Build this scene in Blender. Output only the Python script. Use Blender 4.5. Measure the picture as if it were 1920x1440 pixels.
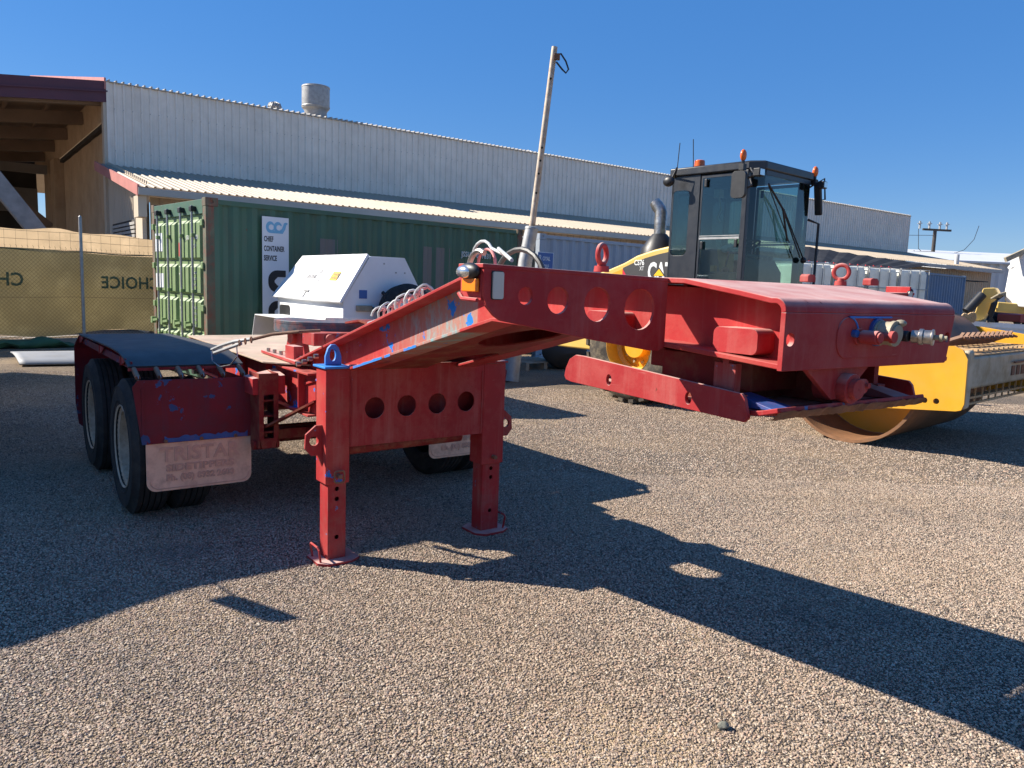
import bpy, math, random
from mathutils import Vector as V, Matrix, noise as mnoise
from mathutils.geometry import tessellate_polygon
random.seed(7)
R = math.radians
for o in list(bpy.data.objects): bpy.data.objects.remove(o)
scn = bpy.context.scene
COL = scn.collection

# ------------------------------------------------------------------ camera, sky, sun, exposure
cam_d = bpy.data.cameras.new('camera'); cam = bpy.data.objects.new('camera', cam_d); COL.objects.link(cam)
scn.camera = cam
cam_d.sensor_width = 36; cam_d.lens = 1442/1920*36; cam_d.clip_end = 2000; cam_d.clip_start = .05
_p, _r = R(7.2), R(2.0)
_dn = V((-math.sin(_r)*math.cos(_p), math.cos(_r)*math.cos(_p), math.sin(_p)))   # gravity in camera axes (x right, y down, z forward)
_up = -_dn; _fh = V((0, 0, 1))-_up*_up.z; _fh.normalize(); _rt = _fh.cross(_up)
if _rt.x < 0: _rt = -_rt
CM = Matrix((_rt, _fh, _up))                                                      # camera axes -> world
H = 1.5
_cx, _cy, _cz = CM @ V((1, 0, 0)), CM @ V((0, -1, 0)), CM @ V((0, 0, -1))
cam.matrix_world = Matrix(((_cx.x, _cy.x, _cz.x, 0), (_cx.y, _cy.y, _cz.y, 0), (_cx.z, _cy.z, _cz.z, H), (0, 0, 0, 1)))
def at(px, py, Y):
    """world point seen at photo pixel (px,py) at distance Y in front of the camera"""
    d = CM @ V(((px-960)/1442, (py-720)/1442, 1)); d = d*(Y/d.y); return V((d.x, d.y, d.z+H))
def atz(px, py, z=0):
    d = CM @ V(((px-960)/1442, (py-720)/1442, 1)); d = d*((z-H)/d.z); return V((d.x, d.y, z))

SUN_EL = R(37.6); SUN_AZ = V((-.984, .176, 0)).normalized()
sdir = SUN_AZ*math.cos(SUN_EL)+V((0, 0, math.sin(SUN_EL)))
w = bpy.data.worlds.new('World'); scn.world = w; w.use_nodes = True
nt = w.node_tree; sky = nt.nodes.new('ShaderNodeTexSky'); sky.sky_type = 'NISHITA'; sky.sun_disc = False
sky.sun_elevation = SUN_EL; sky.sun_rotation = math.atan2(SUN_AZ.x, SUN_AZ.y); sky.altitude = 0; sky.air_density = 1.0; sky.dust_density = .15; sky.ozone_density = 2.2
hs = nt.nodes.new('ShaderNodeHueSaturation'); hs.inputs['Saturation'].default_value = 1.42; hs.inputs['Value'].default_value = 1.2; hs.inputs['Hue'].default_value = .508   # clear deep-blue dry-season sky
sm_ = nt.nodes.new('ShaderNodeMix'); sm_.data_type = 'RGBA'; sm_.inputs[0].default_value = .5; sm_.inputs[7].default_value = (1.05, 3.2, 8.2, 1)   # evens the sky towards one clear blue, all round
nt.links.new(sky.outputs[0], hs.inputs['Color']); nt.links.new(hs.outputs[0], sm_.inputs[6]); nt.links.new(sm_.outputs[2], nt.nodes['Background'].inputs[0]); nt.nodes['Background'].inputs[1].default_value = .05
sl = bpy.data.lights.new('sun', 'SUN'); sl.energy = 5.0; sl.angle = R(.5); sl.color = (1, .93, .82)
so = bpy.data.objects.new('sun', sl); COL.objects.link(so); so.rotation_euler = (-sdir).to_track_quat('-Z', 'Y').to_euler(); so.location = (0, 0, 30)
scn.view_settings.view_transform = 'Standard'; scn.view_settings.look = 'None'; scn.view_settings.exposure = 1.0; scn.view_settings.gamma = 1
scn.view_settings.use_curve_mapping = False

# ------------------------------------------------------------------ materials
def newmat(name):
    m = bpy.data.materials.new(name); m.use_nodes = True; return m, m.node_tree, m.node_tree.nodes['Principled BSDF']
def node(nt, t, **k):
    n = nt.nodes.new(t)
    for a, b in k.items(): setattr(n, a, b)
    return n
def noise_n(nt, co, scale, detail=4, rough=.6, dim='3D'):
    n = node(nt, 'ShaderNodeTexNoise'); n.inputs['Scale'].default_value = scale; n.inputs['Detail'].default_value = detail; n.inputs['Roughness'].default_value = rough
    nt.links.new(co, n.inputs['Vector']); return n.outputs['Fac']
def ramp(nt, f, a, b, c0=(0, 0, 0, 1), c1=(1, 1, 1, 1)):
    r = node(nt, 'ShaderNodeValToRGB'); e = r.color_ramp.elements; e[0].position = a; e[1].position = b; e[0].color = c0; e[1].color = c1
    nt.links.new(f, r.inputs[0]); return r.outputs[0]
def mixc(nt, f, a, b):
    m = node(nt, 'ShaderNodeMix', data_type='RGBA')
    for s, v in ((m.inputs[0], f), (m.inputs[6], a), (m.inputs[7], b)):
        if hasattr(v, 'links'): nt.links.new(v, s)
        elif isinstance(v, tuple): s.default_value = (*v[:3], 1)
        else: s.default_value = v
    return m.outputs[2]
def mul(nt, a, b, op='MULTIPLY'):
    m = node(nt, 'ShaderNodeMath', operation=op); m.use_clamp = True
    for s, v in ((m.inputs[0], a), (m.inputs[1], b)):
        if hasattr(v, 'links'): nt.links.new(v, s)
        else: s.default_value = v
    return m.outputs[0]
def inv(nt, v):
    m = node(nt, 'ShaderNodeMath', operation='SUBTRACT'); m.inputs[0].default_value = 1; nt.links.new(v, m.inputs[1]); return m.outputs[0]
def paint(name, base, rough=.5, metal=0, vary=.25, vscale=3, dirt=None, dirt_amt=0, dust=None, dust_amt=0, chip=None, chip_at=.7, chip_scale=6,
          bump=.02, bscale=60, streak=None, streak_amt=0, alpha=None, spec=.5, coat=0, scuff=False, specks=False):
    """worn surface: base colour with slow variation, dirt patches, dust settled on upward faces, chips, vertical streaks"""
    m, nt, p = newmat(name)
    tc = node(nt, 'ShaderNodeTexCoord'); co = tc.outputs['Object']
    n1 = noise_n(nt, co, vscale, 5)
    lo = tuple(c*(1-vary) for c in base); hi = tuple(min(1, c*(1+vary)) for c in base)
    c = mixc(nt, ramp(nt, n1, .3, .7), lo, hi)
    if dirt: c = mixc(nt, mul(nt, ramp(nt, noise_n(nt, co, vscale*2.3, 8, .7), .45, .72), dirt_amt), c, dirt)
    if streak:
        mp = node(nt, 'ShaderNodeMapping'); mp.inputs['Scale'].default_value = (9, 9, .7); nt.links.new(co, mp.inputs[0])
        c = mixc(nt, mul(nt, ramp(nt, noise_n(nt, mp.outputs[0], 1.5, 6, .7), .52, .75), streak_amt), c, streak)
    if dust:
        g = node(nt, 'ShaderNodeNewGeometry'); sx = node(nt, 'ShaderNodeSeparateXYZ'); nt.links.new(g.outputs['Normal'], sx.inputs[0])
        f = mul(nt, ramp(nt, sx.outputs[2], .3, .95), ramp(nt, noise_n(nt, co, 7, 6), .05, .6))
        c = mixc(nt, mul(nt, f, dust_amt), c, dust)
    if specks:     # rust freckles and fine pale scratches
        c = mixc(nt, mul(nt, ramp(nt, noise_n(nt, co, 34, 5, .6), .70, .73), .8), c, (.10, .035, .02))
        mp3 = node(nt, 'ShaderNodeMapping'); mp3.inputs['Scale'].default_value = (6, 6, 60); mp3.inputs['Rotation'].default_value = (.5, .4, .2); nt.links.new(co, mp3.inputs[0])
        c = mixc(nt, mul(nt, ramp(nt, noise_n(nt, mp3.outputs[0], 1.2, 7, .7), .66, .72), .45), c, (.50, .24, .21))
    if scuff:      # rubbed-through, chalky stretch of the neck that ends in a straight repaint line
        sx2 = node(nt, 'ShaderNodeSeparateXYZ'); nt.links.new(co, sx2.inputs[0])
        def step(v, a, b): mr = node(nt, 'ShaderNodeMapRange'); mr.inputs[1].default_value = a; mr.inputs[2].default_value = b; nt.links.new(v, mr.inputs[0]); return mr.outputs[0]
        win = mul(nt, step(sx2.outputs[0], .25, .85), step(sx2.outputs[0], 1.178, 1.172))
        c = mixc(nt, mul(nt, win, .75), c, (.38, .22, .17))
        mp2 = node(nt, 'ShaderNodeMapping'); mp2.inputs['Scale'].default_value = (14, 5, 5); nt.links.new(co, mp2.inputs[0])
        c = mixc(nt, mul(nt, win, ramp(nt, noise_n(nt, mp2.outputs[0], 1.3, 6, .7), .48, .66)), c, (.20, .36, .36))
        head = step(sx2.outputs[0], 1.60, 1.62)
    if chip:
        f = ramp(nt, noise_n(nt, co, chip_scale, 7, .62), chip_at, chip_at+.012)
        if scuff: f = mul(nt, f, inv(nt, head))
        c = mixc(nt, f, c, chip)
    nt.links.new(c, p.inputs['Base Color'])
    p.inputs['Metallic'].default_value = metal; p.inputs['Specular IOR Level'].default_value = spec; p.inputs['Coat Weight'].default_value = coat
    rr = node(nt, 'ShaderNodeMapRange'); rr.inputs[3].default_value = max(.05, rough-.12); rr.inputs[4].default_value = min(1, rough+.15)
    nt.links.new(noise_n(nt, co, vscale*4, 5), rr.inputs[0]); nt.links.new(rr.outputs[0], p.inputs['Roughness'])
    if bump:
        b = node(nt, 'ShaderNodeBump'); b.inputs['Strength'].default_value = .5; b.inputs['Distance'].default_value = bump*.1
        nt.links.new(noise_n(nt, co, bscale, 6), b.inputs['Height']); nt.links.new(b.outputs[0], p.inputs['Normal'])
    return m
def plain(name, c, rough=.5, metal=0, spec=.5):
    m, nt, p = newmat(name); p.inputs['Base Color'].default_value = (*c, 1); p.inputs['Roughness'].default_value = rough; p.inputs['Metallic'].default_value = metal
    p.inputs['Specular IOR Level'].default_value = spec; return m
BLUE = (.015, .17, .55)
M = {}
M['red'] = paint('red_paint', (.35, .026, .028), .58, spec=.2, vary=.18, vscale=2.2, dirt=(.44, .12, .10), dirt_amt=.5, streak=(.46, .20, .17), streak_amt=.35, specks=True, dust=(.58, .39, .34), dust_amt=.95, bump=.012, bscale=90)
M['redchip'] = paint('red_paint_chipped_to_blue', (.38, .030, .030), .58, spec=.2, vary=.18, vscale=2.2, dirt=(.42, .13, .09), dirt_amt=.5, streak=(.46, .22, .18), streak_amt=.35, specks=True, dust=(.44, .23, .19), dust_amt=.35, chip=BLUE, chip_at=.612, chip_scale=6.5, bump=.012, bscale=90, scuff=True)
M['redworn'] = paint('red_paint_worn', (.34, .024, .026), .6, spec=.2, vary=.2, vscale=3, dirt=(.26, .11, .09), dirt_amt=.6, dust=(.44, .23, .19), dust_amt=.3, streak=(.42, .24, .20), streak_amt=.5, chip=(.10, .16, .30), chip_at=.66, chip_scale=11, bump=.02, specks=True)
M['flapred'] = paint('faded_red_guard', (.17, .014, .022), .6, spec=.25, vary=.3, vscale=2, dirt=(.08, .035, .05), dirt_amt=.6, chip=(.04, .075, .18), chip_at=.60, chip_scale=8, bump=.02, streak=(.05, .04, .07), streak_amt=.6)
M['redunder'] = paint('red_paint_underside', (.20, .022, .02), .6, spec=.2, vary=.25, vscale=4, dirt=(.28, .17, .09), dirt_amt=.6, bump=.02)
M['bluep'] = paint('blue_primer', (.02, .20, .58), .5, vary=.15, vscale=8, dirt=(.36, .05, .04), dirt_amt=.25, bump=.02)
M['bluedark'] = paint('dark_blue_paint', (.015, .09, .30), .5, vary=.2, vscale=8, dirt=(.3, .04, .04), dirt_amt=.3)
M['deck'] = paint('worn_deck_steel', (.52, .38, .28), .55, vary=.25, vscale=2.5, dirt=(.40, .36, .24), dirt_amt=.9, chip=(.38, .10, .07), chip_at=.62, chip_scale=3, bump=.02)
M['greased'] = paint('greasy_blue_steel', (.06, .08, .10), .5, metal=.1, vary=.5, vscale=7, dirt=(.33, .10, .07), dirt_amt=.9, bump=.04)
M['rubber'] = paint('tyre_rubber', (.032, .029, .027), .8, vary=.3, vscale=5, dirt=(.10, .085, .07), dirt_amt=.35, bump=.02, bscale=120, spec=.3)
M['rubdust'] = paint('dusty_tyre_rubber', (.07, .06, .05), .85, vary=.3, vscale=4, dirt=(.25, .20, .13), dirt_amt=.8, bump=.03, bscale=60, spec=.2)
M['mat'] = paint('rubber_sheet', (.022, .022, .024), .55, vary=.3, vscale=2, dirt=(.10, .09, .08), dirt_amt=.35, dust=(.06, .058, .055), dust_amt=.6, bump=.02)
M['rim'] = paint('worn_white_wheel_rim', (.55, .43, .31), .5, vary=.2, vscale=6, dirt=(.24, .15, .09), dirt_amt=.8, bump=.02)
M['flap'] = paint('dusty_flap_rubber', (.86, .52, .34), .7, vary=.12, vscale=5, dirt=(.50, .24, .17), dirt_amt=.7, bump=.03)
M['flapred2'] = paint('raised_letter_dust', (.66, .36, .25), .7, vary=.15, vscale=12)
M['steel'] = paint('bare_steel', (.45, .43, .40), .35, metal=.9, vary=.3, vscale=12, dirt=(.2, .10, .05), dirt_amt=.6, bump=.02)
M['rust'] = paint('rusty_steel', (.20, .09, .05), .75, vary=.4, vscale=9, dirt=(.09, .05, .035), dirt_amt=.7, dust=(.42, .28, .18), dust_amt=.5, bump=.06)
M['drum'] = paint('rusty_drum_steel', (.26, .13, .065), .6, spec=.3, metal=.05, vary=.25, vscale=2, dirt=(.11, .06, .035), dirt_amt=.6, streak=(.30, .18, .10), streak_amt=.4, bump=.02)
M['galv'] = paint('galvanised_steel', (.36, .36, .355), .5, metal=.3, vary=.2, vscale=8, dirt=(.33, .30, .26), dirt_amt=.5, bump=.01)
M['polewood'] = paint('weathered_pole', (.50, .42, .33), .6, metal=.2, vary=.3, vscale=4, dirt=(.30, .17, .09), dirt_amt=.8, bump=.02)
M['black'] = paint('black_plastic', (.015, .015, .017), .45, vary=.3, vscale=8, bump=.005)
M['hole'] = plain('dark_recess', (.006, .006, .006), .9)
M['chrome'] = plain('lamp_chrome', (.75, .75, .73), .18, .85)
M['amberr'] = plain('amber_reflector', (.95, .22, .01), .22)
M['whiter'] = plain('white_reflector', (.55, .52, .45), .3)
M['hosew'] = paint('pale_hose', (.42, .44, .44), .5, vary=.2, vscale=9)
M['hosep'] = paint('pink_hose', (.60, .22, .21), .5, vary=.2, vscale=9)
M['hoseb'] = paint('black_hose', (.03, .03, .03), .5, vary=.2, vscale=9)
M['putty'] = paint('dusty_socket_cover', (.34, .29, .20), .6, vary=.25, vscale=14, bump=.02)
# background
M['wallw'] = paint('cream_corrugated_steel', (.84, .75, .64), .6, vary=.08, vscale=.8, dirt=(.60, .51, .41), dirt_amt=.4, streak=(.55, .45, .33), streak_amt=.45, bump=0)
M['wallt'] = paint('tan_corrugated_steel', (.52, .36, .22), .6, vary=.12, vscale=.8, dirt=(.35, .20, .11), dirt_amt=.5, streak=(.62, .48, .34), streak_amt=.5, bump=0)
M['walll'] = paint('pale_fibro_wall', (.55, .46, .35), .6, vary=.08, vscale=.8, streak=(.35, .26, .18), streak_amt=.5, bump=0)
M['roof'] = paint('dusty_roof_sheeting', (.39, .32, .235), .6, vary=.1, vscale=1, dirt=(.33, .26, .19), dirt_amt=.5, streak=(.5, .43, .33), streak_amt=.3, bump=0)
M['maroon'] = paint('maroon_fascia', (.10, .028, .042), .5, vary=.12, vscale=1)
M['pinkcap'] = paint('faded_red_capping', (.45, .17, .15), .6, vary=.15, vscale=2)
M['beamgrey'] = paint('grey_steel_beam', (.24, .21, .18), .6, vary=.15, vscale=1)
M['beambr'] = paint('brown_steel_beam', (.24, .16, .11), .6, vary=.2, vscale=1)
M['conc'] = paint('grey_concrete', (.28, .25, .22), .85, vary=.25, vscale=3, bump=.05)
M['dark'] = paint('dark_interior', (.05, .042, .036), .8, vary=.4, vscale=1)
M['darkroof'] = paint('charcoal_roof_sheet', (.035, .036, .04), .8, vary=.3, vscale=2, spec=.1)
M['gutter'] = paint('grey_gutter', (.40, .38, .35), .5, vary=.08, vscale=2)
M['cgreen'] = paint('green_container_paint', (.05, .125, .08), .5, vary=.15, vscale=1.2, dirt=(.07, .10, .06), dirt_amt=.5, streak=(.10, .075, .045), streak_amt=.45, chip=(.14, .05, .03), chip_at=.69, chip_scale=4, bump=.02)
M['cgreenl'] = paint('pale_green_container_door', (.18, .27, .115), .5, vary=.12, vscale=1.2, dirt=(.26, .30, .17), dirt_amt=.6, chip=(.18, .07, .04), chip_at=.71, chip_scale=6, bump=.02)  # door green, paler and yellower than the container's side walls
M['crust'] = paint('rusted_container_post', (.10, .11, .07), .7, vary=.3, vscale=4, dirt=(.22, .05, .03), dirt_amt=.9, streak=(.28, .05, .03), streak_amt=.9, bump=.05)
M['cgrey'] = paint('grey_container_paint', (.33, .37, .42), .5, vary=.08, vscale=1, streak=(.24, .22, .20), streak_amt=.3, bump=.01)
M['cblue'] = paint('blue_container_paint', (.085, .16, .27), .5, vary=.12, vscale=1, dirt=(.13, .16, .18), dirt_amt=.5, streak=(.2, .2, .2), streak_amt=.4, bump=.01)
M['patch'] = plain('grey_patch', (.17, .155, .14), .6)
M['greysheet'] = paint('weathered_pale_sheet', (.24, .25, .27), .6, vary=.15, vscale=2, dirt=(.25, .24, .22), dirt_amt=.6)
M['white'] = paint('white_paint', (.80, .80, .79), .35, vary=.03, vscale=2, dirt=(.62, .60, .55), dirt_amt=.2, bump=0)
M['signw'] = plain('white_sign', (.72, .74, .76), .4)
M['ink'] = plain('black_print', (.02, .02, .022), .5)
M['inkw'] = plain('white_print', (.75, .75, .72), .5)
M['inkg'] = plain('grey_print', (.22, .22, .24), .5)
M['inkb'] = plain('light_blue_print', (.16, .42, .62), .5)
M['signb'] = plain('blue_sign', (.03, .11, .34), .4)
M['signy'] = plain('yellow_plate', (.85, .50, .02), .4)
M['inkgreen'] = plain('green_cloth_print', (.07, .13, .075), .8)
M['yellow'] = paint('yellow_machine_paint', (.68, .33, .02), .4, vary=.08, vscale=2, dirt=(.55, .33, .10), dirt_amt=.25, bump=.006)
M['yellowl'] = paint('pale_yellow_machine_paint', (.68, .45, .11), .4, vary=.08, vscale=2, dirt=(.6, .42, .18), dirt_amt=.4, bump=.006)
M['yellowd'] = paint('dirty_cream_machine_paint', (.42, .36, .26), .55, vary=.2, vscale=2, dirt=(.22, .16, .07), dirt_amt=.9, bump=.03)
M['sand'] = paint('dusty_sand_steel', (.50, .33, .17), .7, vary=.15, vscale=3, dirt=(.38, .22, .10), dirt_amt=.5, bump=.03)
M['decal'] = plain('charcoal_decal', (.055, .052, .05), .45)
M['decalr'] = plain('red_decal', (.60, .02, .05), .45)
M['cab'] = paint('black_cab_paint', (.022, .024, .030), .35, vary=.15, vscale=3, dirt=(.06, .06, .06), dirt_amt=.3, bump=.003)
M['cabin'] = paint('grey_green_cab_plastic', (.17, .20, .17), .6, vary=.15, vscale=5)
M['amber'] = plain('amber_beacon', (.70, .13, .02), .25)
M['cloth'] = paint('olive_shade_cloth', (.27, .235, .125), .85, vary=.22, vscale=.9, dirt=(.12, .14, .075), dirt_amt=.55, bump=.02)
M['tarp'] = paint('tan_tarpaulin', (.50, .33, .17), .75, vary=.15, vscale=1.5, dirt=(.60, .50, .38), dirt_amt=.4, bump=.05)
M['greencloth'] = paint('green_shade_cloth_hem', (.03, .09, .05), .85, vary=.3, vscale=4)
M['wire'] = plain('rusty_fence_wire', (.09, .065, .04), .7)
M['ibc'] = paint('translucent_white_plastic', (.80, .78, .68), .4, vary=.08, vscale=2, dirt=(.5, .45, .33), dirt_amt=.4, bump=0)
M['timber'] = paint('weathered_timber', (.30, .25, .19), .8, vary=.3, vscale=4)
M['farw'] = paint('white_far_shed', (.55, .56, .57), .6, vary=.05, vscale=.2, bump=0)
M['teal'] = plain('teal_car_paint', (.03, .35, .42), .3)
M['redcar'] = plain('red_car_paint', (.5, .03, .03), .3)
def glass(name, col, alpha=.35):
    m, nt, p = newmat(name); tr = node(nt, 'ShaderNodeBsdfTransparent'); tr.inputs[0].default_value = (*col, 1)
    gl = node(nt, 'ShaderNodeBsdfGlossy'); gl.inputs['Roughness'].default_value = .03; gl.inputs[0].default_value = (.9, .95, 1, 1)
    fr = node(nt, 'ShaderNodeFresnel'); fr.inputs[0].default_value = 1.5
    ad = node(nt, 'ShaderNodeMath', operation='ADD'); ad.inputs[1].default_value = .03; nt.links.new(fr.outputs[0], ad.inputs[0])
    mx = node(nt, 'ShaderNodeMixShader'); nt.links.new(ad.outputs[0], mx.inputs[0]); nt.links.new(tr.outputs[0], mx.inputs[1]); nt.links.new(gl.outputs[0], mx.inputs[2])
    nt.links.new(mx.outputs[0], nt.nodes['Material Output'].inputs[0]); return m
M['glass'] = glass('green_tinted_glass', (.60, .73, .69))

def sandy(nt, pos):
    """0..1 mask of the bare sandy patches between the stones; the same in the ground's material and in the stone scatter"""
    L = nt.links.new
    def mth(op, a, b, cl=False):
        m = nt.nodes.new('ShaderNodeMath'); m.operation = op; m.use_clamp = cl
        for s_, v in ((m.inputs[0], a), (m.inputs[1], b)):
            if hasattr(v, 'links'): L(v, s_)
            else: s_.default_value = v
        return m.outputs[0]
    def nz(sc, d):
        n = nt.nodes.new('ShaderNodeTexNoise'); n.inputs['Scale'].default_value = sc; n.inputs['Detail'].default_value = d; L(pos, n.inputs['Vector'])
        return n.outputs['Fac'] if 'Fac' in n.outputs else n.outputs[0]
    a = mth('MULTIPLY', mth('MULTIPLY', mth('SUBTRACT', nz(.75, 5), .54), 9, True), .7)
    tot = a
    for px, py, r in ((1130, 1405, .55), (1270, 1415, .38), (1000, 780, .9), (1300, 1180, .3)):
        p = atz(px, py); d = nt.nodes.new('ShaderNodeVectorMath'); d.operation = 'DISTANCE'; L(pos, d.inputs[0]); d.inputs[1].default_value = (p.x, p.y, 0)
        e = mth('ADD', mth('SUBTRACT', r*.55, d.outputs['Value']), mth('MULTIPLY', mth('SUBTRACT', nz(5, 4), .5), r*1.3))
        tot = mth('MAXIMUM', tot, mth('MULTIPLY', e, 8, True))
    return tot
def gravel_mat():
    m, nt, p = newmat('exposed_gravel')
    tc = node(nt, 'ShaderNodeTexCoord'); co = tc.outputs['Object']
    wn = node(nt, 'ShaderNodeTexNoise'); wn.inputs['Scale'].default_value = 40; nt.links.new(co, wn.inputs['Vector'])
    va = node(nt, 'ShaderNodeVectorMath', operation='MULTIPLY_ADD'); va.inputs[1].default_value = (.012, .012, .012); nt.links.new(wn.outputs['Color'], va.inputs[0]); nt.links.new(co, va.inputs[2])
    vo = node(nt, 'ShaderNodeTexVoronoi'); vo.inputs['Scale'].default_value = 90; nt.links.new(va.outputs[0], vo.inputs['Vector'])
    vo2 = node(nt, 'ShaderNodeTexVoronoi', feature='DISTANCE_TO_EDGE'); vo2.inputs['Scale'].default_value = 90; nt.links.new(va.outputs[0], vo2.inputs['Vector'])
    sp = node(nt, 'ShaderNodeSeparateColor'); nt.links.new(vo.outputs['Color'], sp.inputs[0])
    r = node(nt, 'ShaderNodeValToRGB'); e = r.color_ramp.elements; r.color_ramp.interpolation = 'LINEAR'
    cols = [(0, (.10, .08, .065)), (.14, (.14, .115, .095)), (.35, (.32, .245, .175)), (.6, (.43, .335, .245)), (.8, (.34, .26, .19)), (.92, (.52, .43, .33)), (1, (.26, .22, .20))]
    e[0].position = 0; e[0].color = (*cols[0][1], 1); e[1].position = 1; e[1].color = (*cols[-1][1], 1)
    for q, c in cols[1:-1]: el = e.new(q); el.color = (*c, 1)
    nt.links.new(sp.outputs[0], r.inputs[0])
    c = mixc(nt, ramp(nt, vo2.outputs[0], .02, .10), (.045, .038, .032), r.outputs[0])
    big = ramp(nt, noise_n(nt, co, .55, 6, .65), .35, .68)
    c2 = mixc(nt, mul(nt, big, .5), c, (.42, .30, .19))
    st = mul(nt, ramp(nt, noise_n(nt, co, .9, 8, .7), .56, .72), .55)
    c3 = mixc(nt, st, c2, (.13, .115, .10))
    c3 = mixc(nt, mul(nt, sandy(nt, co), .8), c3, (.50, .37, .235))
    nt.links.new(c3, p.inputs['Base Color']); p.inputs['Roughness'].default_value = .85; p.inputs['Specular IOR Level'].default_value = .25
    ht = ramp(nt, vo2.outputs[0], 0, .28)
    b = node(nt, 'ShaderNodeBump'); b.inputs['Strength'].default_value = 1; b.inputs['Distance'].default_value = .012
    rnd = mul(nt, ht, mul(nt, sp.outputs[1], .6, 'ADD'))
    nt.links.new(rnd, b.inputs['Height']); nt.links.new(b.outputs[0], p.inputs['Normal'])
    return m
M['gravel'] = gravel_mat()
def stone_mat():
    m, nt, p = newmat('loose_stones')
    oi = node(nt, 'ShaderNodeObjectInfo')
    r = node(nt, 'ShaderNodeValToRGB'); e = r.color_ramp.elements
    cols = [(0, (.11, .095, .085)), (.13, (.15, .125, .11)), (.3, (.34, .26, .19)), (.55, (.46, .365, .27)), (.70, (.41, .27, .20)), (.80, (.39, .30, .225)), (.9, (.62, .53, .42)), (1, (.25, .17, .14))]
    e[0].position = 0; e[0].color = (*cols[0][1], 1); e[1].position = 1; e[1].color = (*cols[-1][1], 1)
    for q, c in cols[1:-1]: el = e.new(q); el.color = (*c, 1)
    nt.links.new(oi.outputs['Random'], r.inputs[0])
    g = node(nt, 'ShaderNodeNewGeometry')
    big = ramp(nt, noise_n(nt, g.outputs['Position'], .55, 6, .65), .35, .68)
    c2 = mixc(nt, mul(nt, big, .35), r.outputs[0], (.42, .30, .19))
    st = mul(nt, ramp(nt, noise_n(nt, g.outputs['Position'], .9, 8, .7), .54, .70), .6)
    c2 = mixc(nt, st, c2, (.15, .13, .115))
    nt.links.new(c2, p.inputs['Base Color']); p.inputs['Roughness'].default_value = .75; p.inputs['Specular IOR Level'].default_value = .3
    return m
M['stone'] = stone_mat()

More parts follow.
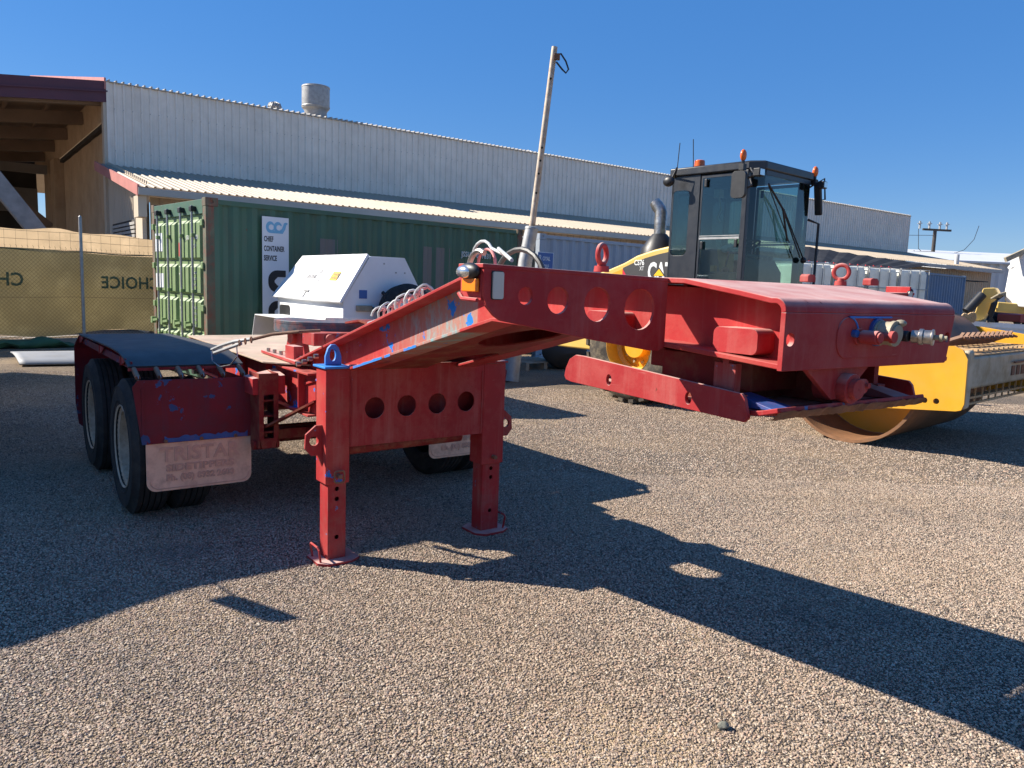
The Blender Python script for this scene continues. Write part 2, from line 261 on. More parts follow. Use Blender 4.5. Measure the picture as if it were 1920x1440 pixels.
# ------------------------------------------------------------------ mesh building
class MB:
    def __init__(s, T=None): s.v = []; s.f = []; s.T = T
    def add(s, vs, fs):
        k = len(s.v); s.v += [V(x) for x in vs]; s.f += [tuple(i+k for i in f) for f in fs]; return s
    def box(s, x0, x1, y0, y1, z0, z1, T=None):
        vs = [V((x, y, z)) for x in (x0, x1) for y in (y0, y1) for z in (z0, z1)]
        if T: vs = [T @ q for q in vs]
        return s.add(vs, [(0, 1, 3, 2), (4, 6, 7, 5), (0, 4, 5, 1), (2, 3, 7, 6), (0, 2, 6, 4), (1, 5, 7, 3)])
    def beam(s, a, b, w, h, up=(0, 0, 1)):
        a, b = V(a), V(b); d = (b-a).normalized(); u = V(up)
        if abs(d.dot(u)) > .98: u = V((1, 0, 0))
        sx = d.cross(u).normalized()*(w/2); sy = sx.cross(d).normalized()*(h/2)
        vs = [a-sx-sy, a+sx-sy, a+sx+sy, a-sx+sy, b-sx-sy, b+sx-sy, b+sx+sy, b-sx+sy]
        return s.add(vs, [(0, 3, 2, 1), (4, 5, 6, 7), (0, 1, 5, 4), (1, 2, 6, 5), (2, 3, 7, 6), (3, 0, 4, 7)])
    def plate(s, pts, holes, o, ex, ey, th):
        """flat plate with holes: 2-d outline in the frame (o, ex, ey), thickness th along ex x ey"""
        o, ex, ey = V(o), V(ex), V(ey); n = ex.cross(ey).normalized()*th
        loops = [list(pts)]+[list(h) for h in holes]
        flat = [q for l in loops for q in l]
        tris = tessellate_polygon([[V((a, b, 0)) for a, b in l] for l in loops])
        N = len(flat); P0 = [o+ex*a+ey*b for a, b in flat]; P1 = [q+n for q in P0]
        fs = [tuple(t) for t in tris]+[tuple(i+N for i in reversed(t)) for t in tris]
        k = 0
        for l in loops:
            m = len(l)
            for i in range(m): j = (i+1) % m; fs.append((k+i, k+j, k+j+N, k+i+N))
            k += m
        return s.add(P0+P1, fs)
    def cyl(s, a, b, r0, r1=None, n=20, caps=True):
        a, b = V(a), V(b); r1 = r0 if r1 is None else r1; d = (b-a).normalized()
        u = d.orthogonal().normalized(); q = d.cross(u); vs = []
        for p, r in ((a, r0), (b, r1)):
            for i in range(n): t = 2*math.pi*i/n; vs.append(p+(u*math.cos(t)+q*math.sin(t))*r)
        fs = [(i, (i+1) % n, (i+1) % n+n, i+n) for i in range(n)]
        if caps: fs += [tuple(range(n-1, -1, -1)), tuple(range(n, 2*n))]
        return s.add(vs, fs)
    def tube(s, pts, r, n=8, closed=False):
        pts = [V(p) for p in pts]; m = len(pts); vs = []; u = None
        for i, p in enumerate(pts):
            d = (pts[(i+1) % m]-pts[i-1]) if closed or 0 < i < m-1 else (pts[1]-pts[0] if i == 0 else pts[-1]-pts[-2])
            d.normalize(); u = (u-d*u.dot(d)).normalized() if u is not None else d.orthogonal().normalized(); q = d.cross(u)
            rr = r[i] if isinstance(r, (list, tuple)) else r
            vs += [p+(u*math.cos(2*math.pi*k/n)+q*math.sin(2*math.pi*k/n))*rr for k in range(n)]
        fs = []
        for i in range(m if closed else m-1):
            j = (i+1) % m
            fs += [(i*n+k, i*n+(k+1) % n, j*n+(k+1) % n, j*n+k) for k in range(n)]
        if not closed: fs += [tuple(range(n-1, -1, -1)), tuple(range((m-1)*n, m*n))]
        return s.add(vs, fs)
    def lathe(s, prof, o, ax, n=32, closed=False):
        o, ax = V(o), V(ax).normalized(); u = ax.orthogonal().normalized(); q = ax.cross(u); m = len(prof); vs = []
        for i in range(n):
            t = 2*math.pi*i/n; dd = u*math.cos(t)+q*math.sin(t)
            vs += [o+ax*h+dd*r for r, h in prof]
        fs = []
        for i in range(n):
            j = (i+1) % n
            for k in range(m if closed else m-1): k2 = (k+1) % m; fs.append((i*m+k, j*m+k, j*m+k2, i*m+k2))
        return s.add(vs, fs)
    def sheet(s, path, e0, e1, th=0):
        """path: list of points, swept from offset e0 to e1 (vectors); th = offset vector list for thickness"""
        n = len(path); vs = [V(p)+V(e0) for p in path]+[V(p)+V(e1) for p in path]
        fs = [(i, i+1, n+i+1, n+i) for i in range(n-1)]
        if th:
            ev = V(e1)-V(e0); offs = []
            for i in range(n):
                d = V(path[min(i+1, n-1)])-V(path[max(i-1, 0)]); offs.append(d.cross(ev).normalized()*th)
            vs2 = [vs[i]+offs[i % n] for i in range(2*n)]
            vs += vs2; N = 2*n
            fs += [(N+i, N+n+i, N+n+i+1, N+i+1) for i in range(n-1)]
            fs += [(i, N+i, N+i+1, i+1) for i in range(n-1)]+[(n+i, n+i+1, N+n+i+1, N+n+i) for i in range(n-1)]
            fs += [(0, n, N+n, N), (n-1, N+n-1, N+2*n-1, 2*n-1)]
        return s.add(vs, fs)
    def blob(s, c, r, n=10, sq=(1, 1, 1)):
        vs = []; fs = []; c = V(c)
        for i in range(n+1):
            a = math.pi*i/n
            for j in range(2*n): b = math.pi*j/n; vs.append(c+V((math.sin(a)*math.cos(b)*r*sq[0], math.sin(a)*math.sin(b)*r*sq[1], math.cos(a)*r*sq[2])))
        for i in range(n):
            for j in range(2*n): fs.append((i*2*n+j, (i+1)*2*n+j, (i+1)*2*n+(j+1) % (2*n), i*2*n+(j+1) % (2*n)))
        return s.add(vs, fs)
    def build(s, name, mat, parent=None, bevel=0, smooth=True, seg=2):
        me = bpy.data.meshes.new(name); vs = [s.T @ v for v in s.v] if s.T else s.v
        me.from_pydata([tuple(v) for v in vs], [], s.f)
        import bmesh
        b = bmesh.new(); b.from_mesh(me); bmesh.ops.remove_doubles(b, verts=b.verts, dist=1e-6); bmesh.ops.recalc_face_normals(b, faces=b.faces); b.to_mesh(me); b.free()
        me.materials.append(mat)
        if smooth:
            me.polygons.foreach_set('use_smooth', [True]*len(me.polygons)); me.set_sharp_from_angle(angle=R(35))
        o = bpy.data.objects.new(name, me); COL.objects.link(o)
        if parent: o.parent = parent
        if bevel:
            md = o.modifiers.new('bevel', 'BEVEL'); md.width = bevel; md.segments = seg; md.limit_method = 'ANGLE'; md.angle_limit = R(50); md.harden_normals = True
        return o
def tag(o, label=None, cat=None, group=None, kind=None):
    if label: o['label'] = label
    if cat: o['category'] = cat
    if group: o['group'] = group
    if kind: o['kind'] = kind
    return o
def empty(name, loc=(0, 0, 0), rz=0, label=None, cat=None, group=None):
    o = bpy.data.objects.new(name, None); COL.objects.link(o); o.location = loc; o.rotation_euler = (0, 0, rz); o.empty_display_size = .3
    return tag(o, label, cat, group)
def copy_tree(o, parent=None):
    c = o.copy(); COL.objects.link(c)
    if parent: c.parent = parent
    for ch in [x for x in bpy.data.objects if x.parent == o]: copy_tree(ch, c)
    return c
def circ(cx, cy, r, n=24, ry=None): ry = ry or r; return [(cx+r*math.cos(2*math.pi*i/n), cy+ry*math.sin(2*math.pi*i/n)) for i in range(n)]
def rrect(x0, x1, y0, y1, r, n=5):
    out = []
    for cx, cy, a in ((x1-r, y1-r, 0), (x0+r, y1-r, 90), (x0+r, y0+r, 180), (x1-r, y0+r, 270)):
        for i in range(n+1): t = R(a+90*i/n); out.append((cx+r*math.cos(t), cy+r*math.sin(t)))
    return out
def text(name, body, size, o, ex, ey, mat, parent=None, ext=.002, sx=1, align='LEFT', bold=0, spacing=1, T=None):
    """real letters: o = origin, ex = reading direction, ey = up"""
    cu = bpy.data.curves.new(name, 'FONT'); cu.body = body; cu.size = size; cu.extrude = ext; cu.align_x = align; cu.offset = bold; cu.space_character = spacing
    cu.resolution_u = 3
    ob = bpy.data.objects.new(name, cu); COL.objects.link(ob)
    dg = bpy.context.evaluated_depsgraph_get(); me = bpy.data.meshes.new_from_object(ob.evaluated_get(dg)); bpy.data.objects.remove(ob)
    me.name = name; ex, ey = V(ex).normalized(), V(ey).normalized(); n = ex.cross(ey)
    mt = Matrix(((ex.x*sx, ey.x, n.x, o[0]), (ex.y*sx, ey.y, n.y, o[1]), (ex.z*sx, ey.z, n.z, o[2]), (0, 0, 0, 1)))
    if T: mt = T @ mt
    me.transform(mt); me.materials.clear(); me.materials.append(mat)
    o2 = bpy.data.objects.new(name, me); COL.objects.link(o2)
    if parent: o2.parent = parent
    return o2
def arc(c, r, a0, a1, n=12, ex=V((1, 0, 0)), ey=V((0, 0, 1))):
    return [V(c)+ex*(r*math.cos(R(a0+(a1-a0)*i/n)))+ey*(r*math.sin(R(a0+(a1-a0)*i/n))) for i in range(n+1)]
X, Y_, Z = V((1, 0, 0)), V((0, 1, 0)), V((0, 0, 1))

# ------------------------------------------------------------------ ground
g = MB(); xs = [-400, -60, -20, -8, 0, 8, 20, 60, 400]; ys = [-60, -10, 0, 8, 20, 60, 400, 900]
g.add([(x, y, 0) for y in ys for x in xs], [(j*9+i, j*9+i+1, (j+1)*9+i+1, (j+1)*9+i) for j in range(len(ys)-1) for i in range(8)])
tag(g.build('ground', M['gravel'], smooth=False), kind='structure')

def gn_stones(name, x0, x1, y0, y1, dens, smin, smax, seed, taper=False):
    """loose surface stones, scattered as real geometry"""
    b = MB(); ny = 12
    for i in range(ny):       # follows the widening field the stones cover
        ya, yb = y0+(y1-y0)*i/ny, y0+(y1-y0)*(i+1)/ny
        b.add([(x0*ya/y1-.3, ya, 0), (x1*ya/y1+.3, ya, 0), (x1*yb/y1+.3, yb, 0), (x0*yb/y1-.3, yb, 0)], [(0, 1, 2, 3)])
    o = b.build(name, M['stone'], smooth=False); o.location.z = .001
    gt = bpy.data.node_groups.new(name, 'GeometryNodeTree')
    gt.interface.new_socket('Geometry', in_out='INPUT', socket_type='NodeSocketGeometry'); gt.interface.new_socket('Geometry', in_out='OUTPUT', socket_type='NodeSocketGeometry')
    gi, go = gt.nodes.new('NodeGroupInput'), gt.nodes.new('NodeGroupOutput'); L = gt.links.new
    dp = gt.nodes.new('GeometryNodeDistributePointsOnFaces'); dp.inputs['Density'].default_value = dens; dp.inputs['Seed'].default_value = seed
    L(gi.outputs[0], dp.inputs['Mesh'])
    ps = gt.nodes.new('GeometryNodeInputPosition'); mk = gt.nodes.new('ShaderNodeMath'); mk.operation = 'MULTIPLY_ADD'; mk.inputs[1].default_value = -.8*dens; mk.inputs[2].default_value = dens
    L(sandy(gt, ps.outputs[0]), mk.inputs[0]); L(mk.outputs[0], dp.inputs['Density'])
    gi2 = gt.nodes.new('GeometryNodeGeometryToInstance')
    for k in range(3):
        ic = gt.nodes.new('GeometryNodeMeshIcoSphere'); ic.inputs['Radius'].default_value = 1; ic.inputs['Subdivisions'].default_value = 2
        sp = gt.nodes.new('GeometryNodeSetPosition'); nz = gt.nodes.new('ShaderNodeTexNoise'); nz.inputs['Scale'].default_value = 1.1
        nz.noise_dimensions = '4D'; nz.inputs['W'].default_value = k*3.3+1; nz.inputs['Detail'].default_value = 1
        vm = gt.nodes.new('ShaderNodeVectorMath'); vm.operation = 'MULTIPLY_ADD'; vm.inputs[1].default_value = (1.5, 1.5, 1.5); vm.inputs[2].default_value = (-.75, -.75, -.75)
        L(nz.outputs['Color'], vm.inputs[0]); L(ic.outputs[0], sp.inputs['Geometry']); L(vm.outputs[0], sp.inputs['Offset'])
        sm = gt.nodes.new('GeometryNodeSetMaterial'); sm.inputs['Material'].default_value = M['stone']; L(sp.outputs[0], sm.inputs[0]); L(sm.outputs[0], gi2.inputs[0])
    ip = gt.nodes.new('GeometryNodeInstanceOnPoints'); ip.inputs['Pick Instance'].default_value = True
    ri = gt.nodes.new('FunctionNodeRandomValue'); ri.data_type = 'INT'; ri.inputs['Min'].default_value = 0; ri.inputs['Max'].default_value = 2
    rr = gt.nodes.new('FunctionNodeRandomValue'); rr.data_type = 'FLOAT_VECTOR'; rr.inputs['Min'].default_value = (-.5, -.5, 0); rr.inputs['Max'].default_value = (.5, .5, 6.28)
    rs = gt.nodes.new('FunctionNodeRandomValue'); rs.data_type = 'FLOAT_VECTOR'; rs.inputs['Min'].default_value = (smin, smin*.8, smin*.6); rs.inputs['Max'].default_value = (smax, smax*.85, smax*.62)
    rs.inputs['Seed'].default_value = 5
    L(dp.outputs['Points'], ip.inputs['Points']); L(gi2.outputs[0], ip.inputs['Instance'])
    L([s for s in ri.outputs if s.enabled][0], ip.inputs['Instance Index']); L([s for s in rr.outputs if s.enabled][0], ip.inputs['Rotation']); L([s for s in rs.outputs if s.enabled][0], ip.inputs['Scale'])
    L(ip.outputs[0], go.inputs[0])
    md = o.modifiers.new('stones', 'NODES'); md.node_group = gt
    return tag(o, kind='stuff')
s = gn_stones('gravel', -4.4, 4.7, 1.5, 6.2, 10500, .0033, .0068, 3)
tag(s, 'loose tan and grey gravel covering the foreground of the yard', 'gravel')
s = gn_stones('gravel', -7.4, 8.0, 6.2, 11.5, 3000, .0045, .009, 9)
# (the farther strip starts where the near one ends)
for v in s.data.vertices:
    pass
tag(s, 'thinner loose gravel farther back around the wheels and roller', 'gravel')
pebble = MB(); pebble.blob((0, 0, .012), .020, 7, (1, .8, .75))
for i, v in enumerate(pebble.v): v += mnoise.noise_vector(v*60)*.006
pp = atz(1355, 1367)
tag(pebble.build('stone', paint('grey_stone', (.16, .16, .13), .8, bump=.1)), 'single larger dark grey stone lying on the gravel at the front', 'stone').location = (pp.x, pp.y, 0)

# ------------------------------------------------------------------ red low-loader dolly
# local axes: x = towards its front (gooseneck head), y = its left (towards the photo's left), z = up
dolly = empty('dolly_trailer', (-.53, 4.32, 0), R(-53.6), 'faded red gooseneck dolly trailer with chipped blue patches, standing on two landing legs', 'trailer')
NT = Matrix.Rotation(R(-1.4), 4, 'Z')           # the neck sits a degree out of line with the axles
MIR = Matrix.Scale(-1, 4, (0, 1, 0))            # lets the shapes below be given with y = the dolly's left
def nb(): return MB(NT @ MIR)
def DB(): return MB(MIR)
YL, YR = .45, -.37                                # outer flange edges of the neck, left and right
TOP = [(-.95, .962), (1.25, 1.552), (2.45, 1.526), (2.60, 1.503)]
BOT = [(-1.0, .775), (.10, 1.045), (1.42, 1.368), (2.30, 1.347), (2.69, 1.322)]
def interp(P, x):
    for (a, b), (c, d) in zip(P, P[1:]):
        if x <= c: return b+(d-b)*(x-a)/(c-a)
    return P[-1][1]
ztop = lambda x: interp(TOP, x); zbot = lambda x: interp(BOT, x)
for side, (yo, yi, yw) in enumerate(((YL, YL-.15, YL-.085), (YR, YR+.15, YR+.073))):
    # right beam of the sloping part sits at -0.45..-0.30, squeezing in with the head
    out = [(x, ztop(x)-.012) for x in (-.95, 1.25, 2.45, 2.66)]+[(2.682, 1.465)]+[(x, zbot(x)+.012) for x in (2.68, 2.30, 1.42, .10, -1.0)]
    holes = [circ(-.345+.11*i, ztop(-.345+.11*i)-.05, .005, 8) for i in range(5)]
    b = nb(); b.plate(out, holes, (0, yw, 0), X, Z, .012)
    beam = b.build('neck_beam', M['redchip'] if side == 0 else M['red'], dolly, bevel=0)
    b = nb(); b.sheet([(x, 0, z) for x, z in [(-.95, .962), (1.20, 1.538), (1.3, 1.552)]], (0, min(yo, yi), 0), (0, max(yo, yi), 0), -.014)
    b.build('top_flange', M['red'], beam, bevel=.003)
    b = nb(); b.sheet([(x, 0, z) for x, z in BOT], (0, min(yo, yi), 0), (0, max(yo, yi), 0), .014)
    b.build('bottom_flange', M['redchip'] if side == 0 else M['red'], beam, bevel=.003)
# underside plate with the two lens openings, and the cover between the beams
th = math.atan(.2455); ez = V((math.cos(th), 0, math.sin(th)))
def lens(a, b, y0, y1):
    pts = []
    for i in range(13):
        t = i/12; pts.append((a+(b-a)*t, y0+(y1-y0)*t+.075*math.sin(math.pi*t)))
    for i in range(11, 0, -1):
        t = i/12; pts.append((a+(b-a)*t, y0+(y1-y0)*t-.075*math.sin(math.pi*t)))
    return pts
b = nb(); b.plate([(-.30, -.315), (1.43, -.235), (1.43, .315), (-.30, .315)], [circ(.27, -.125, .31, 28, .135), circ(1.06, .03, .24, 28, .18)], (0, 0, 1.0205), ez, Y_, .008)
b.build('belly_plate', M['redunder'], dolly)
b = nb(); b.plate([(-.95, -.30), (1.30, -.225), (1.30, .30), (-.95, .30)], [circ(.02, -.02, .11, 16)], (0, 0, 1.198), V((math.cos(.26), 0, math.sin(.26))), Y_, .008)
b.build('neck_cover', M['red'], dolly)
for x0, x1 in ((.13, .47), (.50, .56), (.70, .82)):
    b = nb()
    xs_ = [x0+(x1-x0)*i/8 for i in range(9)]
    b.add([(x, .4515, zbot(x)-.001) for x in xs_]+[(x, .4515, zbot(x)+.013-.002*(i % 3)) for i, x in enumerate(xs_)], [(i, i+1, 10+i, 9+i) for i in range(8)])
    b.build('bare_blue_edge', M['bluep'], dolly, smooth=False)
# head: one bent plate over the top, closed by the front plate
HL, HR = YL, YR
path = [(1.30, 0, 1.552), (1.9, 0, 1.546), (2.37, 0, 1.540), (2.464, 0, 1.526), (2.56, 0, 1.512), (2.655, 0, 1.4965)]+[(2.665+.035*math.sin(R(t)), 0, 1.462+.035*math.cos(R(t))) for t in (10, 25, 40, 55, 70, 90)]
b = nb(); b.sheet([V(p) for p in path], (0, HR, 0), (0, HL, 0), -.015); b.build('head_top_plate', M['red'], dolly, bevel=.003)
b = nb(); b.plate([(HL, 1.319), (HL, 1.4615), (HR, 1.4615), (HR+.028, 1.326), (HR+.035, 1.319)], [circ(.425, 1.396, .016), circ(-.335, 1.396, .014)], (2.685, 0, 0), Y_, Z, .015)
b.build('head_front_plate', M['red'], dolly, bevel=.002)
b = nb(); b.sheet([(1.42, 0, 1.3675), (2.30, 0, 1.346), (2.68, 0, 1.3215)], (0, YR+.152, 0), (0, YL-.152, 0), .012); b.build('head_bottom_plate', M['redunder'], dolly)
b = nb(); b.box(2.275, 2.291, HR+.095, HL-.10, 1.37, 1.53); b.build('diaphragm', M['red'], dolly)
for x0, x1 in ((2.47, 2.612), (1.95, 2.10)):
    for sy in (1, -1):
        b = nb(); yw = HL-.085 if sy > 0 else HR+.073
        o2 = rrect(x0, x1, 0, .066, .018); z0 = zbot(x0)+.013
        b.plate(o2, [], (0, yw, z0), X, Z, -.07*sy)
        b.build('gusset_block', M['red'], dolly, bevel=.006)
# outriggers with lightening holes
def outrigger(m):
    f = (lambda y: y) if m > 0 else (lambda y: -.37-(y-.45)*.8)
    pts = [(.45, 1.538), (1.062, 1.551), (1.06, 1.478), (1.052, 1.452), (1.03, 1.43), (1.010, 1.418), (.75, 1.374), (.505, 1.337), (.47, 1.337), (.45, 1.347)]
    hs = [circ(.939, 1.479, .0215), circ(.837, 1.470, .034), circ(.706, 1.462, .045), circ(.553, 1.451, .056)]
    zo = 0 if m > 0 else -.022
    if m < 0: pts = [(f(a), b+zo) for a, b in pts]; hs = [[(f(a), b+zo) for a, b in h] for h in hs]
    b = nb(); b.plate(pts, hs, (2.30, 0, 0), Y_, Z, .010); o = b.build('outrigger', M['red'], dolly, bevel=.0015)
    b = nb(); b.sheet([V((2.20, f(.45), 1.539+zo)), V((2.20, f(1.066), 1.552+zo))], (0, 0, 0), (.112, 0, 0), .010*m); b.build('outrigger_flange', M['red'], o, bevel=.002)
    b = nb(); y = f(1.062); b.box(2.205, 2.2998, min(y, y-.01*m), max(y, y-.01*m), 1.465, 1.552); b.build('end_plate', M['red'], o, bevel=.002)
    b = nb(); b.tube([V((2.205, f(1.066), 1.48)), V((2.225, f(1.069), 1.468)), V((2.295, f(1.069), 1.466))], .005, 6); b.build('lip', M['red'], o)
    # side marker lamp and reflectors
    b = nb(); c = V((2.262, f(1.072), 1.534)); b.blob(c, .030, 10, (1.4, .55, .66)); b.build('lamp_housing', M['black'], o)
    b = nb(); b.blob(c+V((-.008, .008*m, -.002)), .027, 10, (1.15, .60, .58)); b.build('lamp_lens', M['chrome'], o)
    b = nb(); y = f(1.064); b.box(2.232, 2.296, min(y, y+.012*m), max(y, y+.012*m), 1.485, 1.517); b.build('side_reflector', M['amberr'], o, bevel=.003)
    ya, yb = sorted((f(1.038), f(1.008))); b = nb(); b.plate(rrect(ya, yb, 1.470, 1.534, .005), [], (2.31, 0, 0), Y_, Z, .006); b.build('front_reflector', M['whiter'], o, bevel=.001)
    ya, yb = sorted((f(1.041), f(1.0065))); b = nb(); b.plate(rrect(ya, yb, 1.468, 1.536, .005), [], (2.3085, 0, 0), Y_, Z, .003); b.build('reflector_backing', M['black'], o)
outrigger(1); outrigger(-1)
# lifting eyes and lugs on top
def eye(x, y, z, rot, r=.026):
    b = nb(); a = V((math.cos(R(rot)), math.sin(R(rot)), 0)); c = V((x, y, z+.042))
    b.tube([c+a*(r*math.cos(t))+Z*(r*math.sin(t)) for t in [2*math.pi*i/24 for i in range(24)]], .0075, 10, closed=True)
    b.cyl((x, y, z-.006), (x, y, z+.010), .022, .020, 16); b.cyl((x, y, z+.008), (x, y, z+.020), .013, .012, 12)
    b.build('lifting_eye', M['red'], dolly)
eye(2.2, .602, 1.556, 68); eye(2.2, -.553, 1.552, -25)
for y, w in ((-.345, .045), (-.745, .055)):
    b = nb(); pts = [(0, 0), (w, 0), (w, .021), (w*.8, .027), (w*.2, .026), (0, .016)]
    b.plate(pts, [], (2.19, y-.02, 1.552), Y_, Z, .035); b.build('ratchet_lug', M['redworn'], dolly, bevel=.003)
# fitting plate and couplings on the front face
FX = 2.7005
b = nb(); b.plate(rrect(-.10, .235, 1.345, 1.452, .045, 7), [], (FX-.0045, 0, 0), Y_, Z, .008); fp = b.build('fitting_plate', M['red'], dolly, bevel=.002)
b = nb(); b.tube(arc((FX+.004, .190, 1.407), .045, 90, 175, 8, Y_, Z)[::-1] + [V((FX+.004, .06, 1.452)), V((FX+.004, -.01, 1.4525))], .0028, 6); b.build('chipped_edge', M['bluep'], fp)
def coup(y, z, segs, name, mat, tilt=(0, 0)):
    b = nb(); x = FX+.003
    for r0, r1, l in segs:
        a = V((x, y+tilt[0]*(x-FX), z+tilt[1]*(x-FX))); x += l; c = V((x, y+tilt[0]*(x-FX), z+tilt[1]*(x-FX))); b.cyl(a, c, r0, r1, 18)
    return b.build(name, mat, dolly, bevel=.0015)
coup(.145, 1.402, [(.022, .022, .008), (.014, .014, .006), (.018, .018, .045), (.014, .014, .006)], 'air_fitting', M['red'])
coup(.085, 1.404, [(.018, .018, .006), (.012, .012, .05), (.016, .016, .012)], 'air_fitting', M['redworn'])
coup(.168, 1.410, [(.010, .010, .014)], 'bolt', M['bluedark'])
s = coup(.055, 1.412, [(.034, .034, .014), (.031, .031, .028), (.034, .034, .012), (.024, .024, .006)], 'electrical_socket', M['putty'])
b = nb(); b.blob((FX+.055, .035, 1.440), .012, 6, (1.2, 1.4, .8)); b.build('socket_latch', M['putty'], s)
b = nb(); b.cyl((FX+.002, .060, 1.413), (FX+.012, .060, 1.413), .037, n=22); b.build('socket_collar', M['bluedark'], s)
s = coup(-.035, 1.404, [(.022, .022, .010), (.015, .015, .030)], 'brake_coupling', M['black'])
for segs, x0, mt in (([(.017, .017, .018), (.022, .022, .010), (.019, .019, .018), (.022, .022, .006)], .042, 'steel'), ([(.007, .007, .012), (.010, .010, .008), (.006, .006, .010)], .094, 'putty')):
    b = nb(); x = FX+x0
    for r0, r1, l in segs: b.cyl((x, -.035-(x-FX)*.35, 1.404), (x+l, -.035-(x+l-FX)*.35, 1.404), r0, r1, 18); x += l
    b.build('coupling_tip', M[mt], s, bevel=.0015)
# kingpin skid plate hung under the head
SL, SR = .45, -.37
b = nb(); b.plate([(1.90, SL-.02), (2.60, SL-.02), (2.65, SL-.10), (2.65, SR+.10), (2.60, SR+.02), (1.90, SR+.02), (1.87, SR+.05), (1.87, SL-.05)], [], (0, 0, 1.195), X, Y_, .012)
skid = b.build('skid_plate', M['red'], dolly, bevel=.003)
key = lambda x, z: [(x-.012, z), (x-.012, z-.02), (x+.012, z-.02), (x+.012, z)]+[(x+.016*math.cos(R(t)), z+.010+.017*math.sin(R(t))) for t in range(-20, 201, 20)]
for yy, s in ((SL, 1), (SR, -1)):
    pts = [(1.872, 1.240), (1.866, 1.214), (1.875, 1.203), (1.90, 1.198), (2.60, 1.178), (2.612, 1.19), (2.597, 1.238), (2.585, 1.250), (1.96, 1.288), (1.92, 1.288), (1.89, 1.272)]
    b = nb(); b.plate(pts, [circ(2.085, 1.226, .011, 16, .017), circ(2.41, 1.214, .011, 16, .017)], (0, yy, 0), X, Z, .012*s)
    b.build('side_flange', M['red'], skid, bevel=.002)
b = nb(); lip = [V((2.58, 0, 1.193)), V((2.63, 0, 1.198)), V((2.685, 0, 1.213))]
b.sheet(lip, (0, SR+.10, 0), (0, SL-.02, 0), .013)
b.build('front_lip', M['redworn'], skid, bevel=.003)
b = nb()
n = 46; e = []
for i in range(n+1):
    y = SL-.015-(SL-SR-.12)*i/n; k = random.uniform(-.003, .003)
    e.append(((2.691+k, y, 1.216+random.uniform(-.002, .003)), (2.675+k*2, y, 1.196+random.uniform(-.004, .003)), (2.655+random.uniform(-.008, .006), y, 1.190)))
for i in range(n): b.add([*e[i], *e[i+1]], [(0, 3, 4, 1), (1, 4, 5, 2)])
b.build('ground_edge', M['rust'], skid)
for yy, s, mt in ((SL-.04, -1, 'bluedark'), (SR+.12, 1, 'red')):
    b = nb(); b.add([(2.54, yy, 1.207), (2.67, yy, 1.214), (2.53, yy, 1.242), (2.54, yy+s*.09, 1.207), (2.67, yy+s*.09, 1.214), (2.53, yy+s*.07, 1.242)], [(0, 1, 2), (3, 5, 4), (0, 3, 4, 1), (1, 4, 5, 2), (2, 5, 3, 0)])
    b.build('lip_gusset', M[mt], skid, bevel=.002)
    b = nb(); b.box(2.45, 2.56, yy-.02, yy+.02, 1.207, 1.24); b.box(2.47, 2.54, yy-.012, yy+.012, 1.24, 1.32); b.cyl((2.505, yy, 1.315), (2.505, yy, 1.332), .016, n=6); b.build('stop_bolt', M['redworn'], skid)
b = nb(); pts = [(.315, 1.321), (.015, 1.321), (.115, 1.245), (.125, 1.235), (.19, 1.232), (.205, 1.242)]
b.plate(pts, [], (2.655, 0, 0), Y_, Z, .016); pb = b.build('pivot_bracket', M['red'], dolly, bevel=.002)
b = nb(); b.cyl((2.60, .135, 1.262), (2.70, .135, 1.262), .040, n=24); b.build('pivot_boss', M['red'], pb, bevel=.002)
b = nb(); b.cyl((2.70, .135, 1.262), (2.716, .135, 1.262), .027, n=24); b.cyl((2.716, .135, 1.262), (2.7175, .135, 1.262), .003, n=8); b.build('pivot_pin', M['redworn'], pb, bevel=.002)
b = nb(); b.plate(rrect(.075, .135, 1.248, 1.288, .019), [], (2.70, 0, 0), Y_, Z, .006); b.cyl((2.704, .088, 1.270), (2.716, .088, 1.270), .008, n=6); b.build('pin_keeper', M['redworn'], pb)
b = nb(); b.box(2.16, 2.50, -.12, HL-.15, 1.235, 1.325); b.box(2.10, 2.1599, -.12, HL-.16, 1.27, 1.33); b.box(2.10, 2.45, -.15, HL-.07, 1.20, 1.2345); b.build('subframe', M['redunder'], dolly, bevel=.004)
b = nb(); b.box(2.05, 2.62, -.02, .10, 1.21, 1.30); b.cyl((2.2, .04, 1.17), (2.2, .04, 1.36), .12, n=24); b.build('rocker_block', M['redunder'], pb)
